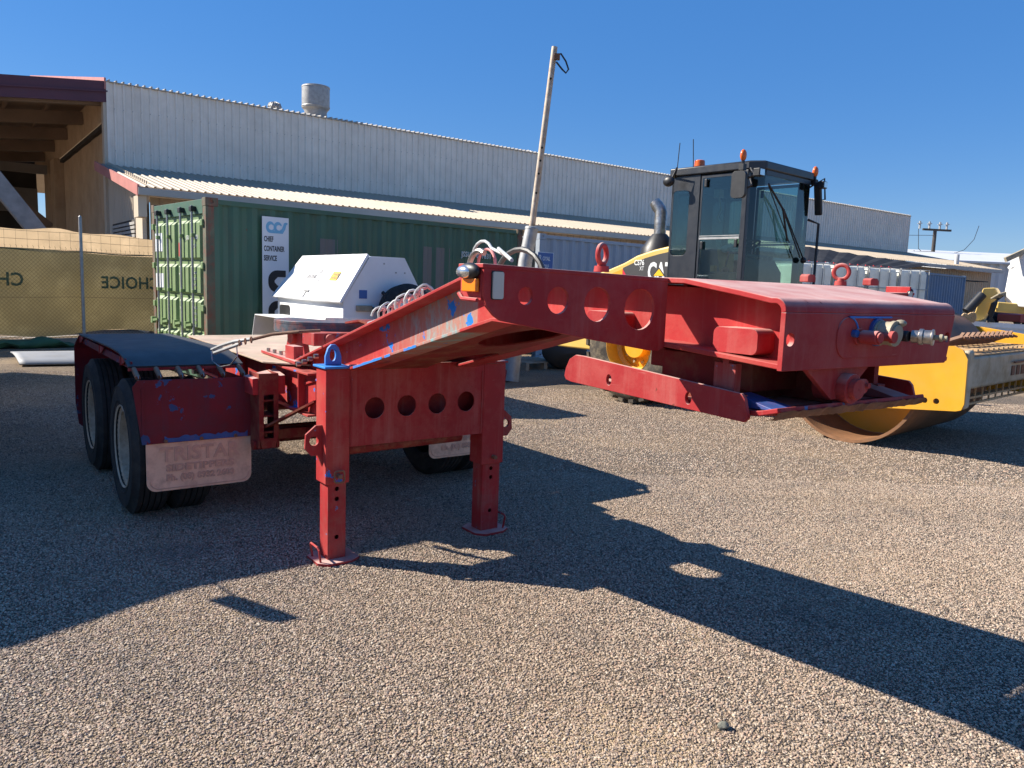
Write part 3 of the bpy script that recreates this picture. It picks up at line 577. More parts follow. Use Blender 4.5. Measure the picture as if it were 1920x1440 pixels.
# ---- landing legs (root frame)
def leg(s, parent=dolly):
    y0, y1 = (.437, .572) if s > 0 else (-.572, -.415)
    b = DB(); b.box(-.085, .05, y0, y1, .43, 1.045); lg = b.build('landing_leg', M['redchip'] if s > 0 else M['red'], parent, bevel=.006)
    ya, yb = y0+.015, y1-.018
    b = DB(); pts = [(ya, .015), (yb, .015), (yb, .46), (ya, .46)]
    hs = [circ((ya+yb)/2, z, .0125, 14) for z in (.40, .345, .135)]
    b.plate(pts, hs, (.030, 0, 0), Y_, Z, .007)
    b.box(-.068, .0299, ya, ya+.007, .015, .46); b.box(-.068, .0299, yb-.007, yb, .015, .46); b.box(-.068, -.061, ya+.007, yb-.007, .015, .46)
    b.build('inner_leg', M['redworn'], lg, bevel=.002)
    b = DB(); c = (y0+y1)/2; pts = [(-.13, c-.07), (-.09, c-.125), (.06, c-.125), (.105, c-.06), (.105, c+.07), (.06, c+.115), (-.09, c+.115), (-.13, c+.06)]
    b.plate(pts, [], (0, 0, 0), X, Y_, .016); b.build('foot_plate', M['red'], lg, bevel=.003)
    o = c+.095*s if s > 0 else c-.09
    b = DB(); b.tube([(.055, o, .012), (.060, o+.012*s, .085), (.045, o+.014*s, .097), (-.045, o+.014*s, .097), (-.06, o+.012*s, .085), (-.06, o, .012)], .006, 8); b.build('foot_handle', M['redworn'], lg)
    # side lug with eye
    ye = y1 if s > 0 else y0; q = lambda d: ye+d*s
    pts = [(q(0), .745), (q(.035), .745), (q(.09), .70), (q(.095), .625), (q(.06), .585), (q(.025), .585), (q(0), .52)]
    if s < 0: pts = pts[::-1]
    b = DB(); b.plate(pts, [circ(q(.045), .663, .025, 20)], (-.01, 0, 0), Y_, Z, .014); b.build('side_lug', M['redworn'], lg, bevel=.002)
    # locking pin with ring
    b = DB(); cy = (ya+yb)/2; b.cyl((.03, cy, .475), (.085, cy, .475), .012, n=14); b.build('locking_pin', M['rust'], lg)
    if s > 0:
        b = DB(); b.tube([V((.075, cy+a, .475+c2)) for a, c2 in rrect(-.026, .030, -.032, .030, .014, 4)], .005, 6, closed=True); b.build('pin_ring', M['rust'], lg)
    # cap with top eye
    b = DB(); b.box(-.10, .065, y0-.006*(s < 0), y1+.012, 1.046, 1.058); b.build('leg_cap', M['bluep'] if s > 0 else M['red'], lg, bevel=.003)
    pts = [(c-.045, 0), (c+.045, 0), (c+.045, .045), (c+.030, .090), (c+.012, .108), (c-.012, .108), (c-.030, .090), (c-.045, .045)]
    b = DB(); b.plate(pts, [circ(c+.004, .052, .017, 20, .032)], (-.03, 0, 1.059), Y_, Z, .018); b.build('top_eye', M['bluep'] if s > 0 else M['red'], lg, bevel=.003)
    return lg
leg(1); leg(-1)
b = DB(); b.plate([(.437, .624), (.437, 1.06), (-.415, 1.06), (-.415, .624)], [circ(y, .825, .0585, 32) for y in (.292, .097, -.099, -.294)], (.040, 0, 0), Y_, Z, .008)
b.box(-.075, .0399, -.415, .437, .624, .632); b.box(-.075, -.067, -.415, .437, .6325, .95)
b.build('leg_crossmember', M['red'], dolly, bevel=.001)
for a, b_ in ((.43, .425), (-.40, -.405)):
    b = DB(); b.box(.0485, .052, min(a, b_), max(a, b_), .63, 1.0); b.build('weld_strip', M['redworn'], dolly)
b = DB(); b.cyl((-.05, .41, .595), (-.05, -.32, .605), .036, n=20); b.build('cross_tube', M['redunder'], dolly, bevel=.006)
b = DB(); b.add([(.05, .437, 1.046), (.05, .37, 1.046), (.42, .37, 1.115), (-.1, .437, 1.046), (-.1, .37, 1.046)], [(0, 1, 2), (0, 3, 4, 1), (0, 2, 3), (1, 4, 2), (2, 4, 3)]); b.build('leg_gusset', M['red'], dolly)
# ---- axle frame
for s in (1, -1):
    yy = .42*s
    b = DB(); b.box(-3.25, -.45, yy-.006, yy+.006, .72, .95); b.box(-3.25, -.45, yy-.055, yy+.055, .708, .7195); b.box(-3.25, -.45, yy-.055, yy+.055, .9505, .962)
    b.build('chassis_rail', M['redchip'] if s > 0 else M['red'], dolly, bevel=.002)
    for x in (-3.0, -2.3, -1.75, -1.2, -.62):
        b = DB(); y0, y1 = sorted((yy+.0065*s, yy+.05*s)); b.box(x, x+.01, y0, y1, .72, .95); b.build('web_stiffener', M['red'], dolly)
for x in (-3.2, -2.05, -.95): 
    b = DB(); b.box(x, x+.1, -.41, .41, .74, .93); b.build('crossmember', M['redunder'], dolly, bevel=.003)
b = DB(); b.plate([(-3.25, -.50), (-.98, -.50), (-.72, -.36), (-.72, .36), (-.98, .56), (-3.25, .46)], [], (0, 0, .975), X, Y_, .010); b.build('deck_plate', M['deck'], dolly, bevel=.002)
# outer bearers that carry the guards, spring hangers, springs
for s in (1, -1):
    b = DB(); b.add([(-.98, s*.48, .80), (-.80, s*.48, .80), (-.80, s*.48, .915), (-.98, s*.48, .94), (-.98, s*.68, .80), (-.80, s*.68, .80), (-.80, s*.68, .90), (-.98, s*.68, .90)], [(0, 1, 2, 3), (4, 7, 6, 5), (0, 4, 5, 1), (1, 5, 6, 2), (2, 6, 7, 3), (3, 7, 4, 0)]); b.build('guard_bearer', M['red'], dolly, bevel=.003)
    b = DB(); y0, y1 = sorted((.525*s, .645*s)); yc = (y0+y1)/2
    b.plate([(y0, .93), (y1, .93), (y1, .55), (y1-.02, .47), (y0+.02, .47), (y0, .55)], [[(y0+.03, .80), (y1-.03, .80), (y1-.03, .53), (y0+.03, .53)]], (-.80, 0, 0), Y_, Z, .008)
    b.box(-.98, -.80, y0, y0+.008, .47, .93); b.box(-.98, -.80, y1-.008, y1, .47, .93)
    for z in (.56, .66, .755): b.box(-.97, -.81, y0+.008, y1-.008, z, z+.012)
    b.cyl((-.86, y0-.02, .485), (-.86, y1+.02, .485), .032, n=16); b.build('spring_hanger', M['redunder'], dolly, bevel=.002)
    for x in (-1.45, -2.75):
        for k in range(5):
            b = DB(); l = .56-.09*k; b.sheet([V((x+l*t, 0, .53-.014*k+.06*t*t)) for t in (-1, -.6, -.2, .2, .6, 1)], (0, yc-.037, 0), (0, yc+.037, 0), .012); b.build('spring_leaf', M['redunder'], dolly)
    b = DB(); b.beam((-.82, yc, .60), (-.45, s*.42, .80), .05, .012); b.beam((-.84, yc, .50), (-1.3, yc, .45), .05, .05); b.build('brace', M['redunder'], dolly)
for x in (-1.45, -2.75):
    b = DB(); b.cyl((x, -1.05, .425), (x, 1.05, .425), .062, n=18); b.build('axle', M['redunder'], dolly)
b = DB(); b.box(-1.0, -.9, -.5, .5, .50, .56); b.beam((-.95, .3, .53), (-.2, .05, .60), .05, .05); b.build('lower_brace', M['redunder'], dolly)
# ---- wheels
def dolly_tyre(parent):
    Rr, wd = .425, .215; prof = [(.250, -wd/2+.02), (.262, -wd/2+.004), (.285, -wd/2-.002), (.288, -wd/2-.006), (.294, -wd/2-.006), (.297, -wd/2-.003), (.34, -wd/2-.007), (.372, -wd/2-.004), (.375, -wd/2-.008), (.381, -wd/2-.007), (.385, -wd/2+.003), (.412, -wd/2+.022)]
    hw = wd/2-.024; n = 5
    for i in range(n):
        a = -hw+2*hw*i/n; b2 = -hw+2*hw*(i+1)/n
        prof += [(Rr, a+.004), (Rr, b2-.004)]
        if i < n-1: prof += [(Rr-.012, b2-.003), (Rr-.012, b2+.003)]
    prof += [(.412, wd/2-.022), (.385, wd/2-.003), (.381, wd/2+.007), (.375, wd/2+.008), (.372, wd/2+.004), (.34, wd/2+.007), (.297, wd/2+.003), (.294, wd/2+.006), (.288, wd/2+.006), (.285, wd/2+.002), (.262, wd/2-.004), (.25, wd/2-.02)]
    b = MB(); b.lathe(prof, (0, 0, 0), (0, 1, 0), 48); return b.build('tyre', M['rubber'], parent)
def dolly_rim(parent, s):
    b = DB(); prof = [(.250, .10), (.260, .108), (.264, .100), (.250, .088), (.226, .082), (.222, .02), (.215, -.045), (.12, -.055), (.11, -.03), (.075, -.03), (.07, .02), (0, .02)]
    b.lathe([(r, h*s) for r, h in prof], (0, 0, 0), (0, 1, 0), 40); o = b.build('rim', M['rim'], parent)
    b = DB()
    b.cyl((0, -.052*s, 0), (0, -.03*s, 0), .014, n=6); nut = b.build('wheel_nut', M['rust'], parent)
    for i in range(8):
        t = 2*math.pi*i/8
        if i: nut = nut.copy(); COL.objects.link(nut)
        nut.location = (.165*math.cos(t), 0, .165*math.sin(t))
proto = {}
for s in (1, -1):
    for x in (-1.45, -2.75):
        for y in (1.185, .945):
            wl = empty('wheel', (x, -y*s, .425)); wl.parent = dolly
            if proto:
                t = proto['t'].copy(); COL.objects.link(t); t.parent = wl
            else: proto['t'] = dolly_tyre(wl)
            if y > 1: dolly_rim(wl, s)
# ---- guards, flaps
def guard(s):
    ya, yb = sorted((.64*s, 1.30*s))
    b = DB(); b.sheet([V(p) for p in [(-3.14, 0, 1.0), (-2.4, 0, 1.012), (-1.7, 0, 1.018), (-1.42, 0, 1.012), (-1.25, 0, .990), (-1.12, 0, .952)]], (0, ya, 0), (0, yb, 0), .010); top = b.build('mudguard', M['mat'], dolly)
    b = DB(); b.sheet([V(p) for p in [(-3.50, 0, .40), (-3.47, 0, .86), (-3.44, 0, .90), (-3.16, 0, .993)]], (0, ya, 0), (0, yb, 0), .008); b.build('rear_panel', M['flapred'], top)
    b = DB(); b.plate([(ya+.02, .22), (yb-.06, .19), (yb-.02, .23), (yb, .42), (ya, .42)], [], (-3.51, 0, 0), Y_, Z, .008); b.build('rear_flap', M['flapred'], top)
    b = DB(); b.box(-1.13, -1.115, ya, yb, .934, .951); b.build('guard_edge', M['redworn'], top)
    yo = 1.30*s
    for x in (-3.10, -2.15, -1.35):
        b = DB(); b.plate([(x-.01, .995), (x+.13, .998), (x+.13, .985), (x-.01, .945)], [], (0, yo-.004, 0), X, Z, .005); b.box(x-.018, x-.008, yo-.06, yo+.003, .945, 1.0); b.build('guard_bracket', M['redworn'], top)
    b = DB(); b.box(-3.1, -1.15, yo-.03, yo-.02, .94, .985); b.build('guard_rail', M['flapred'], top)
    for k in range(6):
        y = ya+.03+(yb-ya-.06)*k/5
        b = DB(); b.cyl((-1.115, y, .945), (-1.0, y, .905), .015, n=14); b.build('hinge_spring', M['rust'], top)
        b = DB(); b.tube([V((-1.005+.02*math.cos(t), y, .905+.014*math.sin(t))) for t in [2*math.pi*i/12 for i in range(12)]], .003, 5, closed=True); b.build('hinge_ring', M['steel'], top)
    e0, e1 = (.645*s, 1.31*s); f0, f1 = (.615*s, 1.265*s)
    pts = [(e0, .893), (e1-.03*s, .898), (e1, .86), (f1, .522), (f0, .524)]
    b = DB(); b.plate(pts, [], (-.96, 0, 0), Y_, Z, .006); b.box(-.953, -.949, min(f1, f1-.015), max(f1, f1-.015), .56, .85)
    fl = b.build('front_panel', M['flapred'], dolly, bevel=.001)
    b = DB(); y0, y1 = sorted((f0+.05*s, f1-.12*s)); b.plate([(y0, .526), (y1, .526)]+[(y1+(y0-y1)*i/30, .556+random.uniform(-.010, .010)) for i in range(31)], [], (-.953, 0, 0), Y_, Z, .003)
    b.build('blue_strip', M['bluedark'], fl)
    for k in range(3): b = DB(); b.cyl((-.95, (.74+.2*k)*s, .536), (-.938, (.74+.2*k)*s, .536), .011, n=6); b.build('flap_bolt', M['rust'], fl)
    ya, yb = sorted((.64*s, 1.245*s))
    pts = [(ya, .524), (yb, .522)]+[(yb-.055+.055*math.cos(R(-t)), .29+.055*math.sin(R(-t))) for t in range(0, 91, 15)]+[(ya+.055+.055*math.cos(R(-t)), .29+.055*math.sin(R(-t))) for t in range(90, 181, 15)]
    b = DB(); b.plate(pts[::-1], [], (-.968, 0, 0), Y_, Z, .007); mf = b.build('mudflap', M['flap'], fl, bevel=.001)
    inn = [(c[0]*.94+(ya+yb)/2*.06, .385+(c[1]-.385)*.90) for c in pts]
    b = DB(); b.tube([V((-.959, a, c)) for a, c in inn[2:]], .0028, 5); b.build('flap_bead', M['flapred2'], mf)
    ym = (ya+yb)/2
    # reading direction: seen from the front, the words run from the dolly's left (+y) to its right
    for body, sz, zz, sx in (('TRISTAR', .118, .412, 1.02), ('SIDETIPPERS', .056, .352, 1.30), ('Ph. (08) 8932 2600', .052, .295, .98)):
        text('raised_lettering', body, sz, (-.9585, -ym, zz), (0, 1, 0), (0, 0, 1), M['flapred2'], mf, ext=.003, sx=sx, align='CENTER', bold=.002)
guard(1); guard(-1)
# ---- fifth wheel on the deck
def FB(): return MB(Matrix.Translation((.26, 0, 0)) @ MIR)
b = FB(); n = 40; pts = []
for i in range(n+1): t = R(200+320*i/n); pts.append((-1.55+.36*math.cos(t), .36*math.sin(t)))
pts += [(-1.70, .06), (-1.58, .04), (-1.58, -.04), (-1.70, -.06)]
b.plate(pts[::-1], [], (0, 0, 1.205), X, Y_, .022); fw = b.build('turntable', M['greased'], dolly, bevel=.004)
b = FB(); b.lathe([(.36, 0), (.36, .055), (.345, .055), (.345, .0)], (-1.55, 0, 1.150), Z, 40); b.build('turntable_skirt', M['greased'], fw)
for s in (1, -1):
    b = FB(); b.add([(-1.68, s*.22, .988), (-1.30, s*.22, .988), (-1.40, s*.22, 1.20), (-1.58, s*.22, 1.20), (-1.68, s*.26, .988), (-1.30, s*.26, .988), (-1.40, s*.26, 1.20), (-1.58, s*.26, 1.20)], [(0, 3, 2, 1), (4, 5, 6, 7), (0, 1, 5, 4), (1, 2, 6, 5), (2, 3, 7, 6), (3, 0, 4, 7)]); b.cyl((-1.5, s*.20, 1.12), (-1.5, s*.29, 1.12), .05, n=18); b.build('pedestal', M['red'], fw, bevel=.004)
    b = FB(); b.beam((-1.75, s*.36, 1.0), (-.95, s*.42, 1.0), .08, .02); b.box(-1.2, -1.05, s*.40-.03, s*.40+.03, 1.01, 1.09); b.build('mounting_angle', M['red'], fw, bevel=.003)
    for k in range(6): b = FB(); b.cyl((-1.6+.12*k, s*.40, 1.01), (-1.6+.12*k, s*.40, 1.035), .012, n=6); b.build('mounting_bolt', M['steel'], fw)
for k in range(4): b = DB(); x = -.62+.09*k; b.cyl((x, .452, ztop(x)-.05), (x, .478, ztop(x)-.05), .013, n=6); b.build('flange_bolt', M['steel'], dolly)
b = FB(); b.box(-1.25, -1.05, -.30, .30, 1.09, 1.17); b.cyl((-1.12, .20, 1.13), (-1.02, .20, 1.13), .035, n=14); b.build('jaw_housing', M['redworn'], fw, bevel=.004)
b = FB(); b.sheet([V((-1.15, 0, 1.225)), V((-.95, 0, 1.25)), V((-.70, 0, 1.225)), V((-.58, 0, 1.19))], (0, -.32, 0), (0, .05, 0), .012); b.build('approach_ramp', M['redunder'], fw)
b = FB(); b.cyl((-1.02, .12, 1.06), (-.98, -.12, 1.06), .018, n=10); b.build('spring_rod', M['galv'], fw)
# release rod with hook and wire loop
def lp(px, py, y):   # point of the dolly's own vertical plane y that the camera sees there
    mi = dolly_inv; o = mi @ V((0, 0, H)); d = (mi @ at(px, py, 5))-o; q = o+d*((-y-o.y)/d.y); return V((q.x, -q.y, q.z))
dolly_inv = (Matrix.Translation((-.53, 4.32, 0)) @ Matrix.Rotation(R(-53.6), 4, 'Z')).inverted()
rod = [lp(600, 620, .42), lp(560, 622, .55), lp(510, 627, .66), lp(470, 637, .76)]
b = DB(); b.tube(rod, .009, 8); rr_ = b.build('release_rod', M['rust'], dolly)
b = DB(); b.tube([lp(470, 636, .76), lp(440, 640, .82), lp(415, 648, .86), lp(397, 656, .88), lp(402, 662, .88), lp(430, 652, .84), lp(452, 644, .8)], .010, 8); b.build('pull_hook', M['galv'], rr_)
b = DB(); b.tube([lp(*q, .84) for q in ((452, 640), (444, 650), (445, 668), (432, 684), (412, 688), (398, 677), (396, 658))], .0035, 6); b.build('wire_loop', M['steel'], rr_)
for k in range(4):
    c = lp(438+11*k, 646-3*k, .81); b = DB(); b.tube([c+X*(.013*math.cos(t))+Z*(.016*math.sin(t)) for t in [2*math.pi*i/10 for i in range(10)]], .004, 5, closed=True); b.build('chain_link', M['rust'], rr_)
# coiled air lines lying on the neck
def coil(x0, x1, y, turns, r, mat, ph=0, lift=0.0):
    pts = []
    N = int(turns*18)
    for i in range(N+1):
        t = i/N; x = x0+(x1-x0)*t; a = 2*math.pi*turns*t+ph
        rk = r*(1+.12*math.sin(a*.37+ph)); pts.append(V((x, y+rk*math.cos(a), ztop(x)+lift+r*1.05+rk*math.sin(a))))
    b = nb(); b.tube([p+V((random.uniform(-.004, .004), random.uniform(-.004, .004), random.uniform(-.004, .004))) for p in pts], .0058, 6); b.build('coiled_air_line', M[mat], dolly)
coil(.26, .80, .37, 6, .040, 'hosew'); coil(.29, .77, .36, 5.5, .032, 'hosep', 1.0); coil(.02, .22, .35, 1.5, .022, 'hosew', 2)
b = nb(); c = V((1.27, .31, 1.565)); pts = [c+V((-.22, .02, -.06)), c+V((-.17, .05, -.01))]+[c+V((-.10+.085*math.cos(R(t)), .03, .03+.085*math.sin(R(t)))) for t in range(180, 20, -20)]+[c+V((.05, .03, .06)), c+V((.15, .12, .075)), c+V((.5, .30, .02))]
b.tube(pts, .0065, 8); b.build('air_hose', M['hosew'], dolly)
b = nb(); pts = [c+V((-.10+.065*math.cos(R(t)), .01, .02+.065*math.sin(R(t)))) for t in range(0, 360, 20)]; b.tube(pts, .0065, 8, closed=True); b.build('air_hose', M['hosep'], dolly)
b = nb(); pts = [c+V((-.095+.075*math.cos(R(t)), .05, .0+.075*math.sin(R(t)))) for t in range(60, 250, 15)]; b.tube(pts, .012, 8); b.build('braided_hose', M['steel'], dolly)
b = nb(); pts = [V((.95+.20*math.cos(R(t)), .0, 1.50+.17*math.sin(R(t)))) for t in range(190, 20, -15)]; b.tube(pts, .013, 8); b.build('black_hose', M['hoseb'], dolly)
# ------------------------------------------------------------------ helpers for things placed in their own frames
def frame(x, y, ang, z=0): return Matrix.Translation((x, y, z)) @ Matrix.Rotation(R(ang), 4, 'Z')
def onpl(F, px, py, ax, val):
    mi = F.inverted(); o = mi @ V((0, 0, H)); d = (mi @ at(px, py, 5))-o; return o+d*((val-o[ax])/d[ax])
def put(o, F): o.matrix_world = F; return o
def ribbed(x0, x1, z0, z1, pitch=.25, rib=.045, dep=.025, ztop=None):
    """profile of ribbed sheeting in the x-z plane, ribs towards -y"""
    b = MB(); xs = []; x = x0
    while x < x1-pitch*.5: xs += [(x, 0), (x+pitch-rib*1.9, 0), (x+pitch-rib*1.4, -dep), (x+pitch-rib*.5, -dep)]; x += pitch
    xs.append((x1, 0)); zt = ztop or (lambda x: z1)
    n = len(xs); b.add([(x, y, z0) for x, y in xs]+[(x, y, zt(x)) for x, y in xs], [(i, i+1, n+i+1, n+i) for i in range(n-1)]); return b
def transl(name, c, tr=.5, vary=.2):
    m, nt, p = newmat(name); tc = node(nt, 'ShaderNodeTexCoord'); co = tc.outputs['Object']
    n1 = ramp(nt, noise_n(nt, co, .9, 5), .3, .7); cc = mixc(nt, n1, tuple(a*(1-vary) for a in c), tuple(a*(1+vary) for a in c))
    cc = mixc(nt, mul(nt, ramp(nt, noise_n(nt, co, 1.7, 7, .7), .5, .8), .5), cc, tuple(min(1, a*1.7+.03) for a in c))
    df = node(nt, 'ShaderNodeBsdfDiffuse'); tl = node(nt, 'ShaderNodeBsdfTranslucent'); mx = node(nt, 'ShaderNodeMixShader'); mx.inputs[0].default_value = tr
    nt.links.new(cc, df.inputs[0]); nt.links.new(cc, tl.inputs[0]); nt.links.new(df.outputs[0], mx.inputs[1]); nt.links.new(tl.outputs[0], mx.inputs[2])
    nt.links.new(mx.outputs[0], nt.nodes['Material Output'].inputs[0]); return m
M['cloth'] = transl('olive_shade_cloth', (.36, .37, .25), .60); M['tarp'] = transl('tan_tarpaulin', (.54, .40, .25), .6)
M['clothprint'] = transl('green_cloth_print', (.26, .33, .22), .60)

# ------------------------------------------------------------------ big shed
BF = frame(-12.70, 24.42, 36.87)
shed = empty('warehouse', label='long cream ribbed-steel warehouse with a lean-to roof and maroon trim across the background', cat='building'); put(shed, BF)
LB = 49.7
b = ribbed(0, LB, 4.75, 7.27, pitch=.255, rib=.05, dep=.05); b.build('upper_wall', M['wallw'], shed, smooth=False)
b = MB()
n = int(LB/.2)
b = MB()
for i in range(194):
    for z in (5.25, 6.5): b.cyl((.02+.255*i+.16, -.052, z), (.02+.255*i+.16, -.062, z), .016, n=5)
tag(b.build('wall_screws', M['gutter'], shed, smooth=False), kind='stuff')
b = MB(); b.box(-.05, LB+.1, -.07, .06, 7.275, 7.30); rf = b.build('roof_edge', M['gutter'], shed)
b = MB()
for i in range(n):
    x = .05+i*LB/n; b.cyl((x, -.10, 7.32), (x, .25, 7.35), .032, n=6)
tag(b.build('roof_crimps', M['gutter'], shed), kind='stuff')
b = MB(); b.add([(-.05, 0, 7.31), (LB+.1, 0, 7.31), (LB+.1, 21, 11.3), (-.05, 21, 11.3), (LB+.1, 42, 7.3), (-.05, 42, 7.3)], [(0, 1, 2, 3), (3, 2, 4, 5)]); b.build('roof', M['roof'], shed)
b = MB(); b.add([(LB, 0, 0), (LB, 42, 0), (LB, 42, 7.3), (LB, 21, 11.28), (LB, 0, 7.27)], [(0, 1, 2, 3, 4)]); b.build('far_end_wall', M['wallw'], shed)
b = MB(); b.box(-.03, .06, -.045, 0, 4.75, 7.27); b.box(LB-.06, LB+.03, -.045, 0, 4.75, 7.27); b.build('corner_flashing', M['wallw'], shed)
b = MB(); b.sheet([V((-.08, -.05, 7.33)), V((-.08, 21, 11.38))], (0, 0, -.28), (0, 0, .06), .05); b.build('gable_capping', M['pinkcap'], shed)
# gable end wall
def ribwall_y(x, y0, y1, z0, zt, mat, name, pitch=.25):
    b = ribbed(y0, y1, z0, 0, pitch=pitch, ztop=zt); b.T = Matrix(((0, 1, 0, x), (1, 0, 0, 0), (0, 0, 1, 0), (0, 0, 0, 1))); return b.build(name, mat, shed, smooth=False)
gz = lambda y: 7.27+(11.3-7.31)*y/21
ribwall_y(0, .0, 21, 6.55, gz, M['wallt'], 'gable_wall'); ribwall_y(-.04, .0, 12.6, 6.2, lambda y: 7.3+.02*y, M['wallt'], 'door_header')
b = MB(); b.box(-.02, .5, .06, 12.6, 6.05, 6.18); b.build('door_track', M['dark'], shed)
for i in range(9):
    ribwall_y(.14+.012*(i % 2), .35+1.2*i, .35+1.2*i+1.215, 0, lambda y: 6.05, M['wallt'], 'sliding_door_panel', .2)
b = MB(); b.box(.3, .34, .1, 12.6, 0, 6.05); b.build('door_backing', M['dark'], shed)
b = MB(); b.box(-.12, .0, .0, .35, 0, 7.2); b.build('corner_post', M['walll'], shed)
b = MB(); b.box(-.25, .45, 11.2, 12.5, 0, 6.2); b.build('door_pillar', M['wallt'], shed)
ribwall_y(.05, 12.6, 17.5, 0, gz, M['wallt'], 'rear_wall_panel'); 
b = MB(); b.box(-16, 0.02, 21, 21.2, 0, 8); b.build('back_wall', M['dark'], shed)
# lean-to
b = MB(); sx = []; x = -.35
while x < LB: sx += [(x, 0), (x+.115, 0), (x+.14, .03), (x+.175, .03)]; x += .20
sx.append((LB+.1, 0)); n = len(sx)
b.add([(x, -6.1, 3.63+z) for x, z in sx]+[(x, -.03, 4.80+z) for x, z in sx], [(i, i+1, n+i+1, n+i) for i in range(n-1)])
b.build('lean_to_roof', M['roof'], shed, smooth=False)
b = MB(); b.box(-.40, LB+.1, -6.22, -6.10, 3.42, 3.60); b.build('gutter', M['gutter'], shed, bevel=.01)
b = MB(); b.sheet([V((-.42, -6.18, 3.64)), V((-.42, -.03, 4.84))], (0, 0, -.24), (0, 0, .03), .05); b.build('barge_board', M['pinkcap'], shed)
b = MB(); b.box(-.40, -.2, -6.12, -5.6, 2.9, 3.42); b.build('downpipe_box', M['walll'], shed)
b = ribbed(0, LB, 0, 3.45, pitch=.3); b.T = Matrix.Translation((0, -5.5, 0)); b.build('lean_to_wall', M['wallt'], shed, smooth=False)
ribs = ribbed(-5.5, -.0, 0, 0, pitch=.25, ztop=lambda y: 3.72+(y+6.1)*.193)
ribs.T = Matrix(((0, 1, 0, -.02), (1, 0, 0, 0), (0, 0, 1, 0), (0, 0, 0, 1))); ribs.build('lean_to_end_wall', M['walll'], shed, smooth=False)
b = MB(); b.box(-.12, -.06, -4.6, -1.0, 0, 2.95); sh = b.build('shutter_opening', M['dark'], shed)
for k in range(26):
    b = MB(); b.box(-.19, -.13, -4.5, -1.25, .05+.11*k, .05+.11*k+.075); b.build('shutter_slat', M['gutter'], sh)
b = MB(); b.box(-.2, -.1, -5.55, -4.75, 0, 3.3); b.build('pale_pilaster', M['walll'], shed)
b = MB(); b.box(30, 46, -6.9, -6.25, 2.75, 2.8); b.build('bracket_shelf', M['dark'], shed)
# canopy on the gable side
cs = -.108
cz = lambda x: 7.30+cs*(-x)
b = MB(); b.sheet([V((0, .0, cz(0))), V((-12, 0, cz(-12)))], (0, -.02, -.62), (0, -.02, 0), .06); b.build('canopy_fascia', M['maroon'], shed)
b = MB(); b.box(-12, 0, -.10, -.082, 0, 0.001); 
b = MB(); b.sheet([V((-.0, 0, cz(0)-.31)), V((-12, 0, cz(-12)-.31))], (0, -.10, -.02), (0, -.10, .02), .02); b.build('fascia_fold', M['maroon'], shed)
b = MB(); b.sheet([V((-.01, 0, cz(0)-.10)), V((-12, 0, cz(-12)-.10))], (0, .02, 0), (0, 20.9, 0), .02); b.build('canopy_roof', M['beambr'], shed)
for y in (.45, 4.5, 8.5, 12.4, 16.5):
    b = MB(); b.beam((-.05, y, cz(0)-.45), (-12, y, cz(-12)-.45), .22, .42); b.build('canopy_beam', M['beambr'], shed)
for x in (-1.2, -2.4, -3.6, -4.8, -6, -8):
    b = MB(); b.beam((x, .2, cz(x)-.18), (x, 20.8, cz(x)-.18), .08, .14); b.build('purlin', M['beambr'], shed)
b = MB(); b.beam((-.3, 12.5, 3.4), (-4.5, 12.5, 7.0), .25, .3); b.build('knee_brace', M['beambr'], shed)
b = MB(); b.beam((-6, 12.4, 0), (-6, 12.4, 6.4), .35, .35); b.build('canopy_column', M['beamgrey'], shed)
b = MB(); b.beam((-3.2, 16.5, 0), (-3.2, 16.5, 6.6), .5, .5); b.build('canopy_column', M['wallt'], shed)
b = MB(); b.box(-12, -.1, 19.5, 19.7, 4.4, 5.6); b.box(-12, -.1, 15, 15.2, 5.9, 6.3); b.build('cross_girder', M['beamgrey'], shed)
b = MB(); b.box(-9, -3.8, 20.6, 20.8, 0, 2.2); b.build('stored_panels', M['beamgrey'], shed)
br = MB(); br.beam(at(-70, 262, 20.5), at(92, 462, 20.5), .42, .42, up=(.6, -.8, 0)); tag(br.build('ramp', M['conc']), 'grey steel ramp beam sloping down to the right under the warehouse canopy', 'ramp')
# roof vents
p = at(592, 217, 29.3)
vt = empty('roof_cowl', (p.x, p.y, p.z), 0, 'large round galvanised exhaust cowl standing on the warehouse roof', 'vent')
b = MB(); b.lathe([(.40, -.8), (.40, .12), (.44, .2), (.49, .24), (.50, .28), (.50, 1.02), (.48, 1.03), (.48, .3)], (0, 0, 0), Z, 32); b.build('cowl', M['galv'], vt)
b = MB(); 
for z in (.30, .98): b.lathe([(.505, z-.02), (.515, z), (.505, z+.02)], (0, 0, 0), Z, 32)
b.build('cowl_band', M['galv'], vt)
def spinner(px, py, Y, lab):
    p = at(px, py, Y); t = empty('spinning_vent', (p.x, p.y, p.z), 0, lab, 'vent')
    b = MB(); b.cyl((0, 0, -.3), (0, 0, .0), .17, n=16); b.build('vent_base', M['galv'], t)
    b = MB()
    for i in range(16):
        a = 2*math.pi*i/16; b.tube([V((.16*math.cos(a), .16*math.sin(a), 0)), V((.24*math.cos(a+.25), .24*math.sin(a+.25), .11)), V((.20*math.cos(a+.45), .20*math.sin(a+.45), .22)), V((.03*math.cos(a+.5), .03*math.sin(a+.5), .28))], .02, 5)
    b.blob((0, 0, .12), .17, 8); tag(b.build('vent_blades', M['galv'], t), kind='stuff')
spinner(515, 206, 29.5, 'small spinning roof vent left of the round cowl'); spinner(989, 293, 38, 'small spinning roof vent right of the leaning pole, far along the roof')

